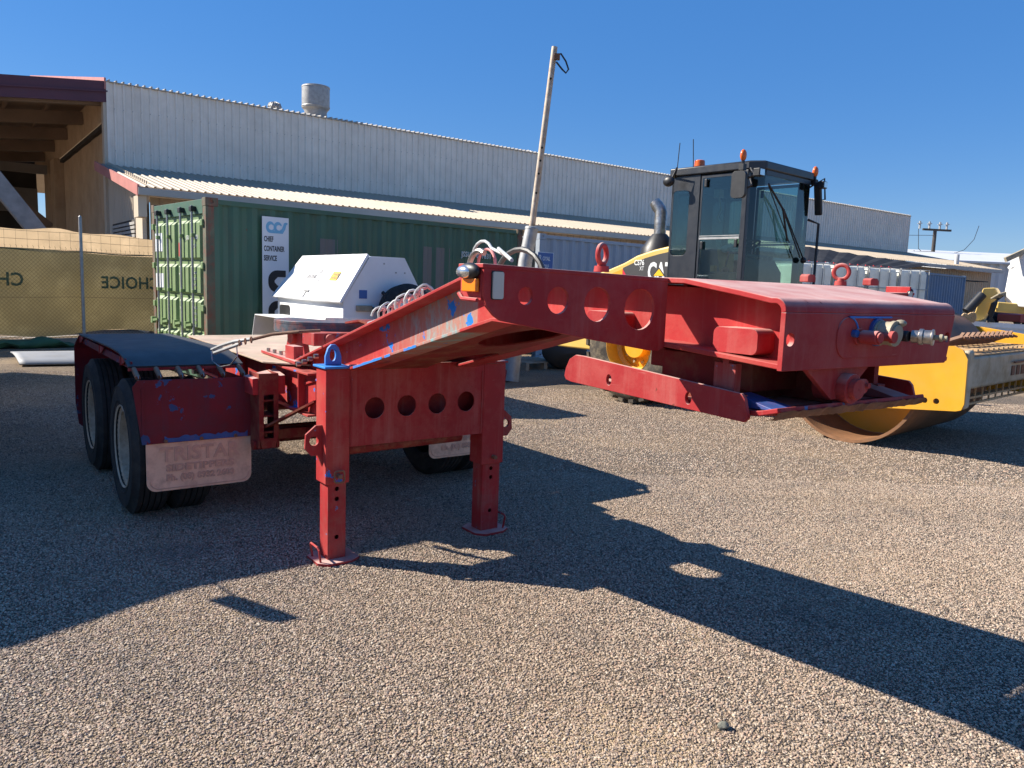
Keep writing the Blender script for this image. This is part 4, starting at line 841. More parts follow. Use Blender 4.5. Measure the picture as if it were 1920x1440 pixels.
# ------------------------------------------------------------------ shipping containers
def corr(b, x0, x1, z0, z1, yo=0, dep=.036, pitch=.278):
    n = max(1, round((x1-x0)/pitch)); p = (x1-x0)/n; xs = []
    for i in range(n): x = x0+i*p; xs += [(x, 0), (x+.26*p, 0), (x+.5*p, dep), (x+.76*p, dep)]
    xs.append((x1, 0)); m = len(xs)
    b.add([(x, yo+y, z0) for x, y in xs]+[(x, yo+y, z1) for x, y in xs], [(i, i+1, m+i+1, m+i) for i in range(m-1)]); return b
def RAILSPLIT(b, mat, t):
    for k in range(len(b.v)//8):
        c = MB(); c.add(b.v[8*k:8*k+8], [(0, 1, 3, 2), (4, 6, 7, 5), (0, 4, 5, 1), (2, 3, 7, 6), (0, 2, 6, 4), (1, 5, 7, 3)]); c.build('rail', mat, t, bevel=.005)
def container(F, L, mat, post, label, doors=None, Hc=2.59, W=2.44):
    t = empty('shipping_container', label=label, cat='shipping container', group='shipping containers in the yard'); put(t, F)
    b = MB(); corr(b, .12, L-.12, .15, Hc-.08, .012); b.build('side_wall', mat, t, smooth=False)
    b = MB(); corr(b, .12, L-.12, .15, Hc-.08, 0); b.T = Matrix.Translation((L, W-.012, 0)) @ Matrix.Rotation(math.pi, 4, 'Z'); b.build('side_wall', mat, t, smooth=False)
    b = MB(); b.box(.1, L-.1, .06, W-.06, Hc-.06, Hc-.04); b.build('roof', mat, t)
    b = MB()
    for y in (0, W-.06): b.box(.16, L-.16, y, y+.06, Hc-.09, Hc-.02); b.box(.16, L-.16, y, y+.06, .03, .16)
    b.box(L-.06, L-.0, .16, W-.16, Hc-.12, Hc-.02); b.box(L-.06, L, .16, W-.16, .03, .16); RAILSPLIT(b, mat, t)
    b = MB(); corr(b, .14, W-.14, .15, Hc-.1, 0); b.T = Matrix(((0, -1, 0, L-.02), (1, 0, 0, 0), (0, 0, 1, 0), (0, 0, 0, 1))); b.build('end_wall', mat, t, smooth=False)
    for i, (x, y) in enumerate(((0, 0), (0, W-.12), (L-.12, 0), (L-.12, W-.12))):
        b = MB(); b.box(x, x+.12, y, y+.12, .12, Hc-.12); b.build('corner_post', post, t, bevel=.006)
        for z in (0, Hc-.118):
            b = MB(); b.plate([(x-.002, z), (x+.176 if x < 1 else x+.122, z), (x+.176 if x < 1 else x+.122, z+.118), (x-.002, z+.118)], [circ(x+.08, z+.06, .03, 14, .022)], (0, y-.004, 0), X, Z, -.012)
            b.box(x-.004, x+.124, y+.009, y+.126, z, z+.118); b.build('corner_casting', post, t, bevel=.004)
    if doors:
        dm = doors
        b = MB(); b.box(.0, .05, .12, W-.12, Hc-.22, Hc-.02); b.box(0, .05, .12, W-.12, .03, .16); b.build('door_frame', mat, t, bevel=.004)
        for y0, y1 in ((.13, W/2-.008), (W/2+.008, W-.13)):
            b = MB(); b.box(.03, .06, y0, y1, .16, Hc-.22); dr = b.build('door', dm, t)
            zs = [.22, .72, 1.22, 1.72, Hc-.24]
            for k in range(4):
                for a, c in ((y0+.05, (y0+y1)/2-.02), ((y0+y1)/2+.02, y1-.05)):
                    b = MB(); h0, h1 = zs[k]+.04, zs[k+1]-.10
                    b.add([(.03, a, h0-.03), (.03, c, h0-.03), (.03, c, h1+.05), (.03, a, h1+.05), (-.012, a+.02, h0), (-.012, c-.02, h0), (-.012, c-.02, h1), (-.012, a+.02, h1)], [(4, 5, 6, 7), (0, 4, 7, 3), (1, 2, 6, 5), (3, 7, 6, 2), (0, 1, 5, 4)])
                    b.build('door_panel', dm, dr, smooth=False)
            for f in (.27, .73):
                y = y0+(y1-y0)*f; b = MB(); b.cyl((-.045, y, .10), (-.045, y, Hc-.10), .017, n=12)
                lb = b.build('lock_bar', M['galv'], t)
                b = MB()
                for z in (Hc-.16, .10): b.box(-.075, -.0, y-.045, y+.045, z-.02, z+.05)
                b.build('cam', M['black'], lb, bevel=.006)
                b = MB()
                for z in (.55, 1.25, 2.05): b.box(-.066, -.01, y-.03, y+.03, z, z+.05)
                b.build('bar_guide', dm, lb, bevel=.004)
                b = MB(); b.beam((-.075, y, .80), (-.075, y+.26, .77), .02, .035); b.box(-.09, -.03, y+.20, y+.27, .73, .83); b.build('door_handle', M['cgreenl'], lb)
            b = MB()
            for z in (.4, 1.0, 1.6, 2.2): b.box(-.03, .02, (y0-.06 if y0 < 1 else y1-.02), (y0+.02 if y0 < 1 else y1+.06), z, z+.09)
            b.build('hinges', dm, t, bevel=.006)
    return t
CF = frame(-4.34, 10.89, 42.85)
c1 = container(CF, 6.06, M['cgreen'], M['crust'], 'dark green shipping container with a rusty corner post and tall white sign', doors=M['cgreenl'], W=2.24)
s0 = onpl(CF, 491, 393, 1, 0); s1 = onpl(CF, 541, 400, 1, 0)
x0, x1, zt = s0.x, s1.x, 2.40
b = MB(); b.box(x0, x1, -.006, -.001, .25, zt); sg = b.build('sign', M['signw'], c1)
def s_on(px, py): q = onpl(CF, px, py, 1, -.008); return q
for body, py in (('CHIEF', 452), ('CONTAINER', 470), ('SERVICE', 488)):
    q = s_on(496, py); text('lettering', body, .108, (q.x-.01, -.0075, q.z), X, Z, M['ink'], sg, ext=.001, sx=.52, bold=.003)
def cshape(z0, z1, xa, xb, th):   # heavy rounded letter C
    out = [(xb, z1)]+[(xa+.14+.14*math.cos(R(t)), z1-.14+.14*math.sin(R(t))) for t in range(90, 181, 15)]+[(xa+.14+.14*math.cos(R(t)), z0+.14+.14*math.sin(R(t))) for t in range(180, 271, 15)]+[(xb, z0), (xb, z0+th), (xa+th+.05, z0+th), (xa+th, z0+th+.05), (xa+th, z1-th-.05), (xa+th+.05, z1-th), (xb, z1-th)]
    b = MB(); b.plate(out, [], (0, -.0075, 0), X, Z, .0015); b.build('lettering', M['ink'], sg)
q0 = s_on(499, 506); q1 = s_on(499, 548); cshape(q1.z, q0.z, x0+.09, x1-.05, .10)
q2 = s_on(499, 564); cshape(q2.z-.36, q2.z, x0+.09, x1-.05, .10); cshape(q2.z-.90, q2.z-.52, x0+.09, x1-.05, .10)
# wave emblem: three curls on a common base
q = s_on(496, 425); b = MB(); ex = x0+.06
for k in range(2):
    cx = ex+.065+.12*k; o2 = [(cx+.068*math.cos(R(t)), .085*math.sin(R(t))) for t in range(25, 336, 15)]; i2 = [(cx+.015+.040*math.cos(R(t)), .040*math.sin(R(t))) for t in range(335, 24, -15)]
    b.plate(o2+i2, [], (0, -.0075, q.z), X, Z, .0015)
b.plate([(ex+.06, -.085), (ex+.26, -.085), (ex+.30, -.02), (ex+.315, .045), (ex+.345, .07), (ex+.31, .085), (ex+.28, .07), (ex+.25, -.01), (ex+.22, -.05), (ex+.06, -.05)], [], (0, -.0088, q.z), X, Z, .0015)
b.build('emblem', M['inkb'], sg)
q = s_on(865, 481); text('container_number', 'JSSU', .135, (q.x, -.010, q.z), X, Z, M['inkw'], c1, ext=.008, sx=.75, spacing=1.15)
q = s_on(893, 484); text('container_number', '071831 1', .135, (q.x, -.010, q.z), X, Z, M['inkw'], c1, ext=.008, sx=.78, spacing=1.15)
for a, c in (((601, 447), (634, 492)), ((795, 462), (843, 530))):
    p0 = s_on(*a); p1 = s_on(*c); b = MB(); corr(b, p0.x, p1.x, p1.z-.3, p0.z, .007); b.build('paint_patch', M['patch'], c1, smooth=False)
# door print
for ya, z, w, body, sz in ((.72, 2.02, 0, 'JSSU', .085), (.45, 2.02, 0, '071831', .085), (.45, 1.90, 0, '2261', .075)):
    text('door_number', body, sz, (-.016, ya, z), (0, -1, 0), Z, M['inkw'], c1, ext=.001, sx=.8)
for r_ in range(4):
    for k, (za, n_) in enumerate(((1.52, 3), (1.02, 3))):
        text('door_print', ('30480 KG', '67200 LB', '2280 KG', '5030 LB')[r_], .055, (-.016, .50, za-.085*r_), (0, -1, 0), Z, M['inkw'], c1, ext=.001, sx=.75)
for zz in (1.50, 1.0): text('door_print', 'M.G.W.' if zz > 1.2 else 'TARE', .05, (-.016, 1.02, zz), (0, -1, 0), Z, M['inkw'], c1, ext=.001, sx=.75)
b = MB(); b.box(-.017, -.013, 1.72, 2.04, 1.86, 2.14); b.box(-.017, -.013, 1.70, 2.04, 1.30, 1.52); b.build('door_sticker', M['signw'], c1)
b = MB(); b.box(-.017, -.013, .92, 1.02, 1.78, 1.98); b.build('red_mark', M['redcar'], c1)
C2 = frame(.46, 15.76, 41.5)
c2 = container(C2, 6.06, M['cgrey'], M['cgrey'], 'pale grey shipping container with a small blue sign, behind the leaning pole')
q = onpl(C2, 1009, 473, 1, 0); q2 = onpl(C2, 1036, 500, 1, 0)
b = MB(); b.box(q.x, q2.x, -.006, -.001, q2.z-.12, q.z); s2 = b.build('sign', M['signb'], c2); b = MB()
for a in ((q.x-.012, q.x, q2.z-.13, q.z+.012), (q2.x, q2.x+.012, q2.z-.13, q.z+.012)): b.box(a[0], a[1], -.005, -.001, a[2], a[3])
b.box(q.x, q2.x, -.005, -.001, q.z, q.z+.012); b.build('sign_border', M['signw'], s2)
wq = (q2.x-q.x)
for k, (body, big) in enumerate((('ROYAL', 'R'), ('WOLF', 'W'))):
    text('lettering', big, .155, (q.x+.02, -.0075, q.z-.155-.16*k), X, Z, M['inkw'], s2, ext=.001, sx=.8, bold=.002)
    text('lettering', body[1:], .115, (q.x+.02+(.105 if k == 0 else .14), -.0075, q.z-.155-.16*k), X, Z, M['inkw'], s2, ext=.001, sx=.72, bold=.002)
C4 = frame(5.2, 20.15, 41.5); container(C4, 6.06, M['cgrey'], M['cgrey'], 'second pale grey shipping container, mostly hidden behind the yellow roller')
C3 = frame(14.12, 27.96, 42.9); container(C3, 6.06, M['cblue'], M['cblue'], 'blue shipping container beyond the white liquid tanks')

# ------------------------------------------------------------------ fence with shade cloth
fd = V((.62, .785, 0)).normalized(); fo = V((-9.02, 16.12, 0)); fa = math.degrees(math.atan2(fd.y, fd.x)); FF = frame(fo.x, fo.y, fa)
fence = empty('chain_link_fence', label='galvanised chain-link yard fence with tall post, left of the green container', cat='fence'); put(fence, FF)
for x in (-4.9, 0, 2.35):
    b = MB(); b.cyl((x, 0, 0), (x, 0, 2.62), .032, n=12); b.cyl((x, 0, 2.62), (x, 0, 2.65), .030, .01, n=12); b.build('post', M['galv'], fence)
b = MB(); s_ = .055; z0, z1 = .08, 1.92; x0f, x1f = -5, 2.4; k = 0
x = x0f-(z1-z0)
while x < x1f:
    for sg_ in (1, -1):
        xa, xb = (x, x+(z1-z0)) if sg_ > 0 else (x+(z1-z0), x)
        pa, pb = V((xa, 0, z0)), V((xb, 0, z1)); d = pb-pa; t0 = max(0, min(1, (max(x0f, min(xa, xb))-xa)/d.x if d.x > 0 else (x1f-xa)/d.x if xa > x1f else 0)); t1 = 1
        if d.x > 0 and xb > x1f: t1 = (x1f-xa)/d.x
        if d.x < 0 and xb < x0f: t1 = (x0f-xa)/d.x
        if t1 > t0: b.beam(pa+d*t0, pa+d*t1, .0032, .0032, up=(0, 1, 0))
    x += s_*1.414
tag(b.build('chain_link', M['wire'], fence, smooth=False), kind='stuff')
b = MB()
for z in (1.93, .98, 2.12, 2.28): b.tube([V((x, 0, z-.02*math.sin(math.pi*((x+5) % 2.45)/2.45))) for x in [x0f+.4*i for i in range(19)]], .0035, 5)
for i in range(72): x = x0f+.1*i; b.tube([V((x, 0, 1.92)), V((x+.012, 0, 1.96)), V((x-.01, 0, 1.985))], .003, 4)
for i in range(37): x = x0f+.2*i; b.tube([V((x, 0, 1.95)), V((x, 0, 2.28))], .0022, 4)
tag(b.build('tension_wires', M['wire'], fence), kind='stuff')
def cloth_grid(name, x0, x1, zf0, zf1, y, mat, amp, nx=60, nz=16, parent=None):
    b = MB(); 
    for j in range(nz+1):
        for i in range(nx+1):
            x = x0+(x1-x0)*i/nx; t = j/nz; z = zf0(x)+(zf1(x)-zf0(x))*t; n_ = mnoise.noise(V((x*.8, z*1.1+3, y)))
            b.v.append(V((x, y+amp*n_+amp*.5*math.sin(x*2.2+z*3), z)))
    b.f = [(j*(nx+1)+i, j*(nx+1)+i+1, (j+1)*(nx+1)+i+1, (j+1)*(nx+1)+i) for j in range(nz) for i in range(nx)]
    return b.build(name, mat, parent)
peak = lambda x: (2.36-.055*abs(x+.25) if x < 0 else 2.34-.03*x)-.02*math.sin(x*5)
cl = cloth_grid('shade_cloth', -5, 2.38, lambda x: .22+.06*math.sin(x*2.1), lambda x: 1.90-.03*math.sin(x*1.5), .14, M['cloth'], .05); tag(cl, 'olive green shade cloth with reversed CHOICE lettering, hung behind the chain-link fence', 'shade cloth'); put(cl, FF)
tp = cloth_grid('tarpaulin', -5, 2.38, lambda x: .25, peak, .40, M['tarp'], .10); tag(tp, 'tan tarpaulin showing above the shade cloth behind the fence', 'tarpaulin'); put(tp, FF)
b = MB(); b.tube([V((-5+.25*i, .13, 1.90+.012*math.sin(i))) for i in range(30)], .012, 5); o = b.build('hem', M['greencloth'], cl)
for px, body in ((300, 'CHOICE'), (46, 'CHOICE')):
    q = onpl(FF, px, 548, 1, .08); 
    text('printed_lettering', body, .36, (q.x, .085, 1.17 if px > 100 else 1.19), (-1, 0, 0), Z, M['clothprint'], cl, ext=.0008, sx=.92, spacing=1.05, bold=.008)
b = MB(); b.box(-5, 2.6, -.25, -.1, 0, .14); tag(b.build('kerb', M['conc']), kind='structure').matrix_world = FF
b = MB(); b.sheet([V((0, 0, .05)), V((.9, 0, .02)), V((3.3, 0, .03))], (0, -.0, 0), (0, .0001, 0))
pa, pb, pc, pd = atz(20, 671), atz(37, 688), atz(175, 686), atz(150, 669)
b = MB(); n = 10
for i in range(n+1):
    t = i/n
    for k in range(5):
        s2_ = k/4; A_ = pa.lerp(pb, s2_); B_ = pd.lerp(pc, s2_); q = A_.lerp(B_, t); q.z = .05+.06*(1-s2_)+.04*math.sin(math.pi*s2_); b.v.append(q)
b.f = [(i*5+k, (i+1)*5+k, (i+1)*5+k+1, i*5+k+1) for i in range(n) for k in range(4)]
o = b.build('metal_sheet', M['greysheet']); md = o.modifiers.new('thickness', 'SOLIDIFY'); md.thickness = .02
tag(o, 'long curved white metal offcut lying on the gravel before the fence', 'metal sheet')
for k, (px, py, l, mt, lab) in enumerate(((60, 652, 1.6, 'bluedark', 'dark folded green-blue cloth bundle at the foot of the fence'), (100, 640, 1.1, 'white', 'thin pale batten lying at the foot of the fence'), (25, 640, .9, 'white', 'short white offcut lying at the foot of the fence, far left'))):
    p = atz(px, py); b = MB()
    if k == 0:
        b.blob((0, 0, .08), .3, 10, (2.6, 1, .35)); 
        for i, v in enumerate(b.v): v += mnoise.noise_vector(v*4)*.09
    else: b.beam((-l/2, 0, .06), (l/2, .1, .10), .06, .04)
    o = b.build('cloth_bundle' if k == 0 else 'batten', M['greencloth'] if k == 0 else M[mt]); o.location = (p.x, p.y, 0); o.rotation_euler.z = R(fa-10); tag(o, lab, 'cloth' if k == 0 else 'batten')

# ------------------------------------------------------------------ white service trailer with canopy box
TF = frame(-2.0, 9.0, 126.4)
tr = empty('service_trailer', label='white enclosed service trailer with a sloped lid and a yellow plate, behind the dolly turntable', cat='trailer'); put(tr, TF)
sec = [(0, .62), (0, 1.27), (-.34, 1.80), (-.80, 1.80), (-1.02, 1.42), (-1.02, .62)]
b = MB(); b.plate(sec, [], (0, 0, 0), Y_, Z, 2.2); b.build('canopy_box', M['white'], tr, bevel=.006)
nrm = V((0, .53, .34)).normalized(); sl_ = V((0, -.34, .53)).normalized()
b = MB(); o0 = V((0, .03, 1.23)); Ln = .68
b.plate([(-.05, 0), (2.26, 0), (2.22, Ln*.3), (2.05, Ln*1.0), (-.01, Ln*1.0)], [], o0+nrm*.012, X, sl_, -.035); lid = b.build('lid', M['white'], tr, bevel=.006)
b = MB(); 
for x in (.35, 1.2): b.box(x, x+.09, -.42, -.30, 1.80, 1.83)
b.build('lid_hinges', M['galv'], tr)
def lidp(px, py): q = onpl(TF @ Matrix.Translation(o0+nrm*.05) @ Matrix((( 1, 0, 0, 0), (0, sl_.y, nrm.y, 0), (0, sl_.z, nrm.z, 0), (0, 0, 0, 1))), px, py, 2, 0); return o0+nrm*.052+X*q.x+sl_*q.y
q = lidp(574, 521); text('lettering', 'EASTARM', .085, q, -X, sl_, M['inkg'], lid, ext=.0006, sx=.85, bold=.0012)
q = lidp(594, 527); text('lettering', 'civil', .05, q, -X, sl_, M['inkg'], lid, ext=.0006)
q = lidp(598, 513)
for k in range(3): b = MB(); a = q-X*(.0+.035*k); b.beam(a, a+sl_*.075-X*.03, .010, .001, up=tuple(nrm)); b.build('emblem_bar', M['inkg'], lid)
q = lidp(617, 525.5); qn = q+nrm*.001; b = MB(); b.plate([(0, 0), (.215, 0), (.215, .125), (0, .125)], [], qn, -X, sl_, .002); b.build('number_plate', M['signy'], lid)
text('lettering', 'CO239', .115, qn+sl_*.022-X*.012+nrm*.003, -X, sl_, M['ink'], lid, ext=.0006, sx=.62, bold=.002)
q = lidp(572, 545); b = MB(); b.beam(q, q-X*.14, .03, .02); b.beam(q-X*.05, q-X*.05-sl_*.10, .015, .015); b.build('lid_latch', M['galv'], lid)
b = MB(); b.box(-.006, 0, -.30, -.20, 1.30, 1.40); b.build('blue_notice', M['signb'], tr)
b = MB(); b.box(-.04, 0, -.36, -.16, 1.15, 1.22); b.build('socket_box', M['putty'], tr, bevel=.008)
b = MB(); b.tube([V((-.03, -.36, 1.18)), V((-.05, -.46, 1.17)), V((-.06, -.54, 1.24)), V((-.05, -.52, 1.35)), V((-.01, -.50, 1.38))], .022, 8); b.build('cable', M['black'], tr)
for y, z in ((-.52, 1.72), (-.68, 1.62), (-.80, 1.62), (-.68, 1.45), (-.8, 1.45)): b = MB(); b.cyl((-.006, y, z), (0, y, z), .01, n=8); b.build('rivet', M['galv'], tr)
def tyre_mesh(Rr, wd, rim, n=40, name='tyre', mat='rubber', parent=None, lugs=0):
    prof = [(rim, -wd/2+.02), (rim+.02, -wd/2), ((rim+Rr)/2, -wd/2-.012), (Rr-.05, -wd/2+.008), (Rr-.015, -wd/2+.03), (Rr, -wd/2+.05)]
    for k in (-.25, 0, .25): prof += [(Rr, k*wd-.008), (Rr-.01, k*wd-.006), (Rr-.01, k*wd+.006), (Rr, k*wd+.008)]
    prof += [(Rr, wd/2-.05), (Rr-.015, wd/2-.03), (Rr-.05, wd/2-.008), ((rim+Rr)/2, wd/2+.012), (rim+.02, wd/2), (rim, wd/2-.02)]
    b = MB(); b.lathe(prof, (0, 0, 0), (0, 1, 0), n); return b.build(name, M[mat], parent)
sw = empty('wheel', (-.20, -.74, 1.13), R(90)); sw.parent = tr; sw.rotation_euler = (R(10), 0, R(90)); tyre_mesh(.36, .22, .2, parent=sw); b = MB(); b.lathe([(.2, .09), (.19, .02), (.0, .02)], (0, 0, 0), Y_, 28); b.build('rim', M['white'], sw)
for s_i, (x, y) in enumerate(((1.3, .18), (1.3, -1.2))):
    wl = empty('wheel', (x, y, .36)); wl.parent = tr; tyre_mesh(.36, .22, .2, parent=wl); b = MB(); b.lathe([(.2, .09), (.19, .02), (.0, .02)], (0, 0, 0), Y_, 28); b.build('rim', M['white'], wl)
b = MB(); b.sheet([V(p) for p in ((2.15, 0, .55), (1.95, 0, 1.02), (.62, 0, 1.02), (.42, 0, .65))], (0, .02, 0), (0, .40, 0), .012); b.build('mudguard', M['white'], tr)
b = MB(); b.box(-.2, 2.4, -1.0, 0, .48, .60); b.beam((2.4, -.3, .52), (3.3, -.5, .50), .07, .07); b.beam((2.4, -.7, .52), (3.3, -.5, .50), .07, .07); b.build('chassis', M['galv'], tr)
b = MB(); b.plate(rrect(1.72, 2.1, .62, 1.15, .05), [], (0, .002, 0), X, Z, -.006); b.build('side_vent', M['black'], tr)

# ------------------------------------------------------------------ leaning pole in its sleeve
base = V((-.02, 12.2, 0)); mid = at(997, 428, 12.5); top = at(1040, 88, 12.5)
pole = empty('leaning_pole', tuple(base), 0, 'weathered pole leaning right from a thick galvanised sleeve, black loop at its top', 'pole')
B0 = base
b = MB(); b.tube([V((0, 0, 0)), (at(985, 490, 12.45)-B0), mid-B0], [.125, .112, .105], 20); b.lathe([(.105, -.02), (.112, -.01), (.105, .02), (.08, .03)], mid-B0, (top-mid), 20); b.build('sleeve', M['galv'], pole)
dirp = (top-mid).normalized()
b = MB(); b.tube([mid-B0-dirp*.2, top-B0], [.052, .046], 14); pl_ = b.build('upper_pole', M['polewood'], pole)
for d_ in (.55, .85, 1.05, 1.25, 2.3): b = MB(); c = mid-B0+dirp*d_+V((0, -.049, 0)); b.cyl(c, c-V((0, .006, 0)), .018, n=10); b.build('bolt_hole', M['hole'], pl_)
b = MB(); tt = [at(*q, 12.45)-B0 for q in ((1041, 102), (1052, 101), (1061, 115), (1066, 130), (1061, 137), (1054, 130), (1043, 116))]; b.tube(tt, .014, 8); b.build('loop', M['black'], pole)
b = MB(); q = at(1045, 106, 12.45)-B0; b.box(q.x-.05, q.x+.04, q.y-.03, q.y+.03, q.z-.05, q.z+.04); b.build('loop_bracket', M['rust'], pole)

# ------------------------------------------------------------------ pallet and clutter under the neck
PF = frame(.28, 14.6, 42)
pal = empty('pallet', label='small grey timber pallet on the gravel seen under the neck', cat='pallet'); put(pal, PF)
for k in range(6): b = MB(); b.box(-.5, .5, -.5+.18*k, -.5+.18*k+.1, .12, .14); b.build('board', M['timber'], pal)
for x in (-.5, -.04, .42): b = MB(); b.box(x, x+.08, -.5, .5, .0, .119); b.build('bearer', M['timber'], pal)
b = MB(); b.blob((0, 0, .32), .32, 10, (1.3, 1, .9)); 
for v in b.v: v += mnoise.noise_vector(v*3)*.06
o = b.build('covered_drum', M['dark']); put(o, frame(.95, 14.4, 0)); tag(o, 'dark covered drum on the gravel beside the grey pallet', 'drum')
# ------------------------------------------------------------------ yellow single-drum roller
RF = frame(1.51, 10.19, math.degrees(math.atan2(-.739, .673)))      # x = its front, y = away from the camera, z = up
ro = empty('road_roller', label='yellow single-drum road roller with a black glazed cab, behind the red dolly head', cat='road roller'); put(ro, RF)
def rp(px, py, ax, val): return onpl(RF, px, py, ax, val)
def big_wheel(x, y, s):
    wl = empty('wheel', (x, y, .775)); wl.parent = ro
    b = MB(); wd, Rr = .58, .745; prof = [(.36, -wd/2+.05), (.38, -wd/2+.01), (.52, -wd/2-.02), (.64, -wd/2), (.71, -wd/2+.03), (Rr, -wd/2+.08), (Rr+.008, 0), (Rr, wd/2-.08), (.71, wd/2-.03), (.64, wd/2), (.52, wd/2+.02), (.38, wd/2-.01), (.36, wd/2-.05)]
    b.lathe(prof, (0, 0, 0), (0, 1, 0), 56); b.build('tyre', M['rubdust'], wl)
    n = 26
    for i in range(n):
        b = MB(); a = 2*math.pi*i/n
        for sd in (-1, 1):
            aa = a+(math.pi/n if sd > 0 else 0)
            y0, y1 = (.02*sd, (wd/2-.01)*sd); vs = []
            for yy, da in ((y0, .10), (y1, 0)):
                for w2 in (-.055, .055):
                    for rr in (Rr-.03, Rr+.035 if yy == y0 else Rr+.012):
                        t = aa+da+w2; vs.append((rr*math.cos(t), yy, rr*math.sin(t)))
            b.add(vs, [(0, 1, 3, 2), (4, 6, 7, 5), (0, 4, 5, 1), (2, 3, 7, 6), (1, 5, 7, 3), (0, 2, 6, 4)])
        b.build('tread_lug', M['rubdust'], wl)
    b = MB(); b.lathe([(.375, -.25*1), (.39, -.275), (.375, -.285), (.36, -.26), (.345, -.10), (.30, -.06), (.30, -.02), (.16, -.02), (.16, -.16), (.0, -.16)] if s < 0 else [(.375, .25), (.39, .275), (.36, .26), (.345, .1), (.3, .06), (0, .05)], (0, 0, 0), (0, 1, 0), 40); b.build('rim', M['yellow'], wl)
    if s < 0:
        b = MB()
        b.cyl((0, -.03, 0), (0, -.06, 0), .02, n=6); nut = b.build('wheel_nut', M['yellowd'], wl)
        for i in range(10):
            t = 2*math.pi*i/10
            if i: nut = nut.copy(); COL.objects.link(nut)
            nut.location = (.23*math.cos(t), 0, .23*math.sin(t))
big_wheel(0, .30, -1); big_wheel(0, 1.86, 1)
b = MB(); b.cyl((0, .3, .775), (0, 1.9, .775), .16, n=20); b.build('axle', M['yellow'], ro)
b = MB(); prof = [(-1.75, .62), (-1.72, 1.45), (-1.4, 1.62), (-.75, 1.80), (-.5, 1.885), (-.28, 1.985), (0.0, 2.06), (.27, 2.11), (.45, 2.12), (.45, .62)]
b.plate(prof, [], (0, .44, 0), X, Z, -1.28); b.build('hood', M['yellowl'], ro, bevel=.03, seg=3)
dec = [(-.505, 1.0), (-.505, 1.815), (-.35, 1.875), (-.12, 1.95), (.1, 2.0), (.268, 2.03), (.268, 1.0)]
b = MB(); b.plate(dec, [], (0, .4365, 0), X, Z, .003); d = b.build('side_decal', M['decal'], ro)
b = MB(); b.plate([(-.50, 1.0), (-.40, 1.66), (-.505, 1.80)], [], (0, .433, 0), X, Z, .002); b.build('red_wedge', M['decalr'], d)
b = MB(); b.plate([(-.85, 1.0), (-.51, 1.0), (-.51, 1.80), (-.78, 1.71), (-.85, 1.66)], [], (0, .4365, 0), X, Z, .003); b.build('side_door', M['yellow'], ro)
q = rp(1214, 519, 1, .432); text('lettering', 'CAT', .335, (q.x, .4315, q.z-.045), X, Z, M['inkw'], d, ext=.001, sx=.62, bold=.012)
q0 = rp(1236, 503, 1, .43)
b = MB(); b.plate([(q0.x-.105, q0.z-.10), (q0.x+.105, q0.z-.10), (q0.x, q0.z+.012)], [], (0, .4285, 0), X, Z, .001); b.build('emblem_outline', M['ink'], d)
b = MB(); b.plate([(q0.x-.085, q0.z-.10), (q0.x+.085, q0.z-.10), (q0.x, q0.z-.008)], [], (0, .4265, 0), X, Z, .001); b.build('emblem', M['signy'], d)
q = rp(1189, 497, 1, .432); text('lettering', 'CS76', .10, (q.x, .4315, q.z), X, Z, M['inkw'], d, ext=.001, sx=.8, bold=.002)
q = rp(1199, 507, 1, .432); text('lettering', 'XT', .08, (q.x, .4315, q.z), X, Z, M['inkw'], d, ext=.001, sx=.7)
b = MB(); b.box(.3, 1.9, .7, 1.5, .55, 1.15); b.box(1.8, 2.6, .95, 1.25, .6, .9); b.box(-.9, .45, .62, 1.6, .45, .9); b.build('rear_frame', M['yellow'], ro, bevel=.02)
# exhaust
p0 = V((.12, 1.05, 2.0)); e0 = rp(1237, 440, 1, .95); e1 = rp(1239, 385, 1, .95)
ex_ = empty('exhaust', (0, 0, 0)); ex_.parent = ro
b = MB(); b.lathe([(.26, -.05), (.24, .05), (.16, .18), (.10, .25)], (e0.x, .95, 2.06), Z, 24); b.build('exhaust_base', M['black'], ex_)
b = MB(); b.tube([V((e0.x, .95, 2.28)), V((e0.x, .95, e1.z-.10)), V((e1.x-.01, .95, e1.z-.06)), V((e1.x-.05, .93, e1.z+.0)), V((e1.x-.09, .92, e1.z+.05))], [.085, .085, .085, .085, .075], 18); b.build('exhaust_pipe', M['steel'], ex_)
# cab
CB = [(.27, .41), (1.36, .41), (1.53, .53), (1.53, 1.63), (1.36, 1.75), (.27, 1.75)]
cab = empty('cab', (0, 0, 0)); cab.parent = ro
b = MB(); b.plate([(x+(.03 if x > 1 else -.03), y+(.03 if y > 1 else -.03)) for x, y in CB], [], (0, 0, 2.985), X, Y_, .105); b.build('roof', M['cab'], cab, bevel=.02)
b = MB(); b.plate(CB, [], (0, 0, 1.02), X, Y_, .06); b.build('floor', M['cab'], cab)
def pillar(x, y, w, d_, z0=1.02, z1=2.985, dx=0): b = MB(); b.beam((x, y, z0), (x+dx, y, z1), w, d_, up=(1, 0, 0)); return b.build('pillar', M['cab'], cab, bevel=.008)
def wallp(pts, holes, y, name, mat='cab', th=.03): b = MB(); b.plate(pts, holes, (0, y, 0), X, Z, th); return b.build(name, M[mat], cab, bevel=.006)
